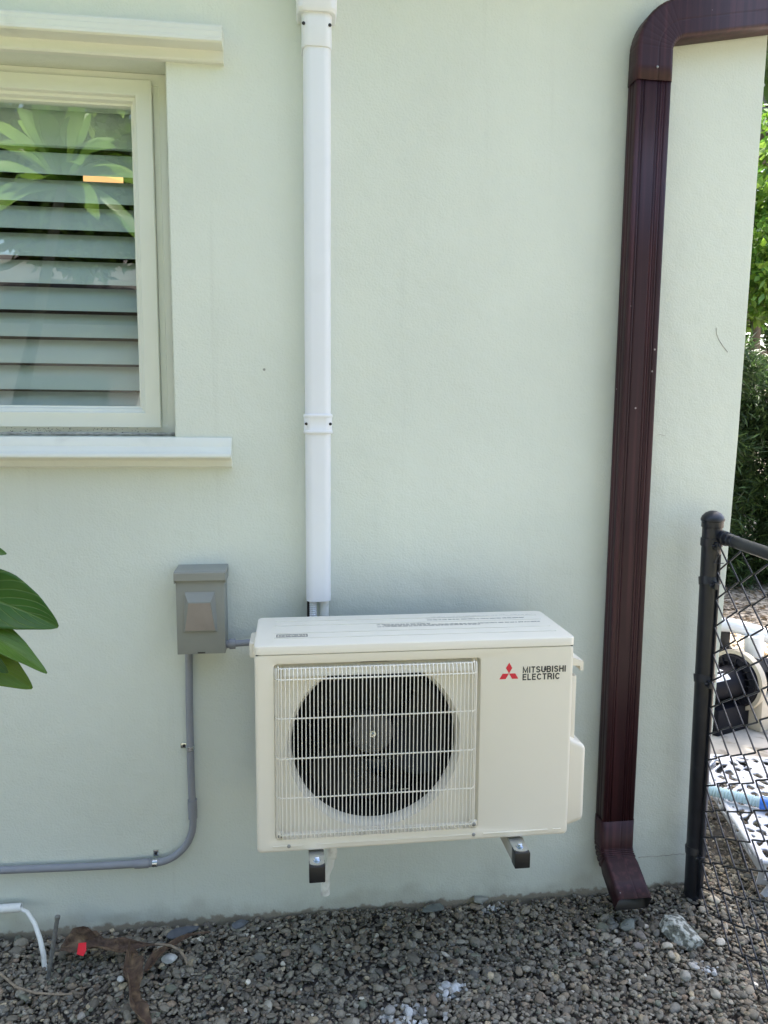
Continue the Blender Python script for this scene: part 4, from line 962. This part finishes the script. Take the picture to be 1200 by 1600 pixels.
b = MB(); b.tube([(1.95, 1.36, .49), (2.12, 1.33, .505), (2.24, 1.30, .500), (2.36, 1.27, .47), (2.48, 1.24, .425), (2.62, 1.2, .37), (2.75, 1.17, .30)], .036, 24); b.tube([(2.33, 1.24, .46), (2.335, 1.24, .36)], .045, 24); b.tube([(2.335, 1.24, .36), (2.335, 1.24, .31)], .036, 24); b.build('pipe', MPVC, wpi)
b = MB(); b.box(2.12, 2.27, 1.34, 1.44, .36, .455, .012); b.box(2.10, 2.30, 1.36, 1.46, .02, .36, .01); b.build('filter_valve', MBLACK, wpi)

# ================================================================== FOLIAGE
def leafcloud(name, centers, radii, n, L_, wd, cols, parent, seed, droop=.0, m=None, clump=None):
    g = np.random.default_rng(seed); centers = np.array(centers, float); radii = np.array(radii, float)
    if radii.ndim == 1: radii = np.repeat(radii[:, None], 3, 1)
    w = radii.prod(1); k = g.choice(len(centers), n, p=w/w.sum())
    d = g.normal(size=(n, 3)); d /= np.linalg.norm(d, axis=1)[:, None]; rr_ = g.uniform(.35, 1, n)**.5
    P_ = centers[k]+d*rr_[:, None]*radii[k]
    if clump:   # gather leaves on twigs
        nt_ = max(1, n//clump); tw = P_[:nt_]; ti = g.integers(0, nt_, n); P_ = tw[ti]+g.normal(0, L_*.35, (n, 3)); d = d[:nt_][ti]*.6+g.normal(0, .75, (n, 3)); d /= np.linalg.norm(d, axis=1)[:, None]
    up_ = g.normal(0, .6, (n, 3))+np.array([0, 0, 1.]); t = d+g.normal(0, .5, (n, 3)); t[:, 2] -= droop; t /= np.linalg.norm(t, axis=1)[:, None]
    s_ = np.cross(t, up_); s_ /= np.linalg.norm(s_, axis=1)[:, None]; nn = np.cross(s_, t)
    ll = L_*g.uniform(.6, 1.3, n)[:, None]; ww = wd*g.uniform(.7, 1.2, n)[:, None]
    V = np.stack([P_, P_+t*ll*.45+s_*ww-nn*ww*.25, P_+t*ll-nn*ll*.12, P_+t*ll*.45-s_*ww-nn*ww*.25], 1)
    i0 = np.arange(n)*4; Fq = np.concatenate([np.stack([i0, i0+1, i0+2], -1), np.stack([i0, i0+2, i0+3], -1)])
    cols = np.array(cols); c = cols[g.integers(0, len(cols), n)]*g.uniform(.7, 1.3, (n, 1))
    return mesh_np(name, V.reshape(-1, 3), Fq, m or MFOL, np.repeat(c, 4, 0), parent, False)
BRIGHT = [(.13, .26, .03), (.17, .30, .035), (.09, .20, .03), (.20, .32, .05)]
DARK = [(.035, .07, .022), (.05, .095, .03), (.028, .055, .02), (.07, .12, .035)]
MID = [(.06, .12, .03), (.08, .15, .035), (.05, .095, .028)]
def tree(loc, h, label, spheres, n, cols, seed, L_=.12, wd=.03, group='trees around the house', r=.14, lean=(0, 0)):
    t = empty('tree', loc, label, 'tree', group); b = MB(); x, y, z = loc
    top = Vector((x+lean[0], y+lean[1], h*.75)); b.tube([(x, y, z-.1), (x+lean[0]*.3, y+lean[1]*.3, h*.3), tuple(top)], [r, r*.75, r*.3], 12)
    for s_ in spheres:
        c_ = Vector(s_[:3]); st_ = Vector((x+lean[0]*.4, y+lean[1]*.4, max(h*.3, min(c_.z-.8, h*.6)))); mid = st_.lerp(c_, .5)+Vector((0, 0, -.15)); b.tube([st_, mid, c_], [r*.45, r*.28, r*.1], 8)
    b.build('trunk', MBARK, t, True, 60)
    leafcloud('crown', [s_[:3] for s_ in spheres], [[s_[3], s_[3], s_[3]*.8] for s_ in spheres], n, L_, wd, cols, t, seed, .2, None, 9)
    return t
def crowns(cx, cy, cz, R_, k, seed, rs=(.5, .9), flat=.7):
    g = random.Random(seed); out = []
    for i in range(k):
        a_ = g.uniform(0, 6.28); q = R_*math.sqrt(g.uniform(.05, 1)); out.append((cx+q*math.cos(a_), cy+q*math.sin(a_), cz+g.uniform(-1, 1)*R_*flat, g.uniform(*rs)*R_*.5))
    return out
# dark clipped shrubs with strap leaves beyond the pump
for i, (x, y, h, s_) in enumerate(((4.05, 4.75, 2.3, .62), (4.95, 4.65, 2.25, .66), (5.9, 4.5, 2.2, .6), (3.3, 5.1, 2.2, .55))):
    t = empty('dark_shrub', (x, y, -.03), ['tall dark strap leaved shrub seen right beside the house corner', 'tall dark shrub next along from the one at the house corner', 'tall dark shrub third along behind the pool pump', 'tall dark shrub tucked behind the house corner'][i], 'shrub', 'dark shrubs beyond the fence')
    b = MB()
    for q in range(5): b.tube([(x+.08*math.cos(q*1.3), y+.08*math.sin(q*1.3), -.05), (x+.2*math.cos(q*1.3), y+.2*math.sin(q*1.3), h*.5), (x+.3*math.cos(q*1.3+.4), y+.3*math.sin(q*1.3+.4), h*.92)], [.025, .02, .01], 8)
    b.build('stem', MBARK, t)
    sp = [(x+s_*.35*math.cos(k*2.1+i), y+s_*.35*math.sin(k*2.1+i), .12+k*(h-.35)/8) for k in range(9)]
    leafcloud('foliage', sp, [[s_*.70, s_*.70, .3]]*9, 26000, .13, .0095, DARK+[(.09, .16, .05)], t, 40+i, .0, None, 14)
tree((5.3, 7.0, 0), 5.2, 'sunlit bright green tree behind the dark shrubs, nearest the house corner', crowns(5.3, 6.9, 3.6, 1.5, 16, 2), 26000, BRIGHT, 50, .11, .03)
tree((7.3, 6.6, 0), 6, 'sunlit bright green tree further right behind the dark shrubs', crowns(7.2, 6.6, 4.0, 1.9, 14, 3), 20000, BRIGHT, 51, .12, .035)
tree((9.0, 11.5, 0), 8, 'tall mid green tree far behind the sunlit trees', crowns(9.2, 11.5, 4.6, 2.8, 16, 4), 20000, MID, 52, .18, .05)
tree((6.3, 12.0, 0), 7, 'mid green tree far behind the house corner', crowns(6.6, 12.0, 3.9, 2.3, 14, 5), 18000, MID+BRIGHT, 53, .16, .045)
tree((3.35, 3.9, 0), 4.8, 'unseen slim tree added behind the house corner to shade the table and gravel', [(1.9, 1.6, 4.0, .42), (2.2, 2.2, 4.2, .5), (1.8, 2.3, 3.7, .42), (2.5, 2.7, 4.3, .5), (2.2, 1.3, 3.5, .38), (2.1, 3.0, 4.0, .45), (1.6, 1.3, 3.6, .34)], 5200, MID, 55, .11, .03, r=.07, lean=(-.8, -1.0))  # added out of view, crown set towards the sun to dapple the gravel strip
# neighbour's roof edge high on the right
nr = empty('neighbour_roof', (7.5, 7.6, 3), 'white and dark eave of a neighbouring roof at the top right edge', 'roof')
b = MB(); b.box(5.87, 9.5, 7.0, 9.0, 5.78, 5.98, .01); b.build('fascia', MNEIGH, nr, False)
b = MB(); b.box(5.90, 9.4, 7.10, 9.0, 5.60, 5.775); b.box(5.9, 9.4, 7.06, 9.0, 5.50, 5.56); b.box(5.7, 9.6, 6.9, 9.1, 5.985, 6.05); b.build('soffit', MROOF, nr, False)
b = MB(); b.box(8.8, 9.0, 8.0, 8.2, 0, 5.5); b.box(9.1, 9.3, 7.2, 7.4, 0, 5.5); b.build('post', MNEIGH, nr, False)

# ---- behind the camera: what the window glass mirrors and what the light bounces off
nh = empty('neighbour_house', (-2.6, -8.5, 0), 'pale neighbouring house behind the viewpoint mirrored faintly in the window', 'house')
b = MB(); b.box(-6.5, -.6, -12.5, -7.5, -.1, 2.75); b.build('wall', MNEIGH, nh, False)
b = MB(); b.prism([(-12.9, 2.75), (-7.1, 2.75), (-7.1, 2.85), (-10, 4.1), (-12.9, 2.85)], -6.9, -.2); b.build('roof', MROOF, nh, False)
b = MB(); b.box(-3.3, -2.3, -7.5, -7.46, 1.0, 2.1); b.build('window', MGLASS, nh, False)
tree((.9, -7.6, 0), 6, 'broad dark tree behind the viewpoint on the right', crowns(1.0, -7.8, 4.0, 2.2, 18, 6), 26000, MID+BRIGHT, 60, .15, .045)
tree((3.9, -8.5, 0), 7, 'second broad tree behind the viewpoint further right', crowns(4.0, -8.6, 4.2, 2.6, 18, 7), 24000, MID, 61, .16, .05)
tree((-3.9, -6.3, 0), 7, 'tall leafy tree behind the viewpoint on the left', crowns(-3.9, -6.4, 4.9, 2.1, 18, 8), 26000, MID+BRIGHT, 62, .15, .045)
tree((-1.2, -14.5, 0), 9, 'tall tree standing behind the neighbouring house', crowns(-1.2, -14.5, 6.2, 3.4, 20, 9), 24000, MID, 63, .22, .07)
tree((-7.2, -5.5, 0), 7, 'tree beyond the tall leafy one, far left behind the viewpoint', crowns(-7.2, -5.5, 4.2, 2.4, 14, 10), 18000, MID, 64, .16, .05)

# fallen leaves on the sunny ground beyond the pump
g2 = np.random.default_rng(77); n = 5200
x = g2.uniform(1.8, 6.2, n); y = g2.uniform(1.9, 5.2, n); a_ = g2.uniform(0, 6.28, n); ll = g2.uniform(.02, .07, n); ww = ll*g2.uniform(.12, .3, n); tz = g2.uniform(.002, .02, n)-.042
t_ = np.stack([np.cos(a_), np.sin(a_), g2.normal(0, .15, n)], -1); s_ = np.stack([-np.sin(a_), np.cos(a_), g2.normal(0, .2, n)], -1); P0 = np.stack([x, y, tz], -1)
V = np.stack([P0, P0+t_*(ll*.5)[:, None]+s_*ww[:, None], P0+t_*ll[:, None], P0+t_*(ll*.5)[:, None]-s_*ww[:, None]+np.array([0, 0, .004])], 1)
i0 = np.arange(n)*4; Fq = np.concatenate([np.stack([i0, i0+1, i0+2], -1), np.stack([i0, i0+2, i0+3], -1)])
c = np.array([(.10, .06, .03), (.18, .12, .06), (.05, .035, .02), (.28, .22, .13)])[g2.integers(0, 4, n)]
tag(mesh_np('leaf_litter', V.reshape(-1, 3), Fq, MFOL, np.repeat(c, 4, 0), None, False), 'brown fallen leaf litter on the sunny ground beyond the pump', 'leaf litter', kind='stuff')
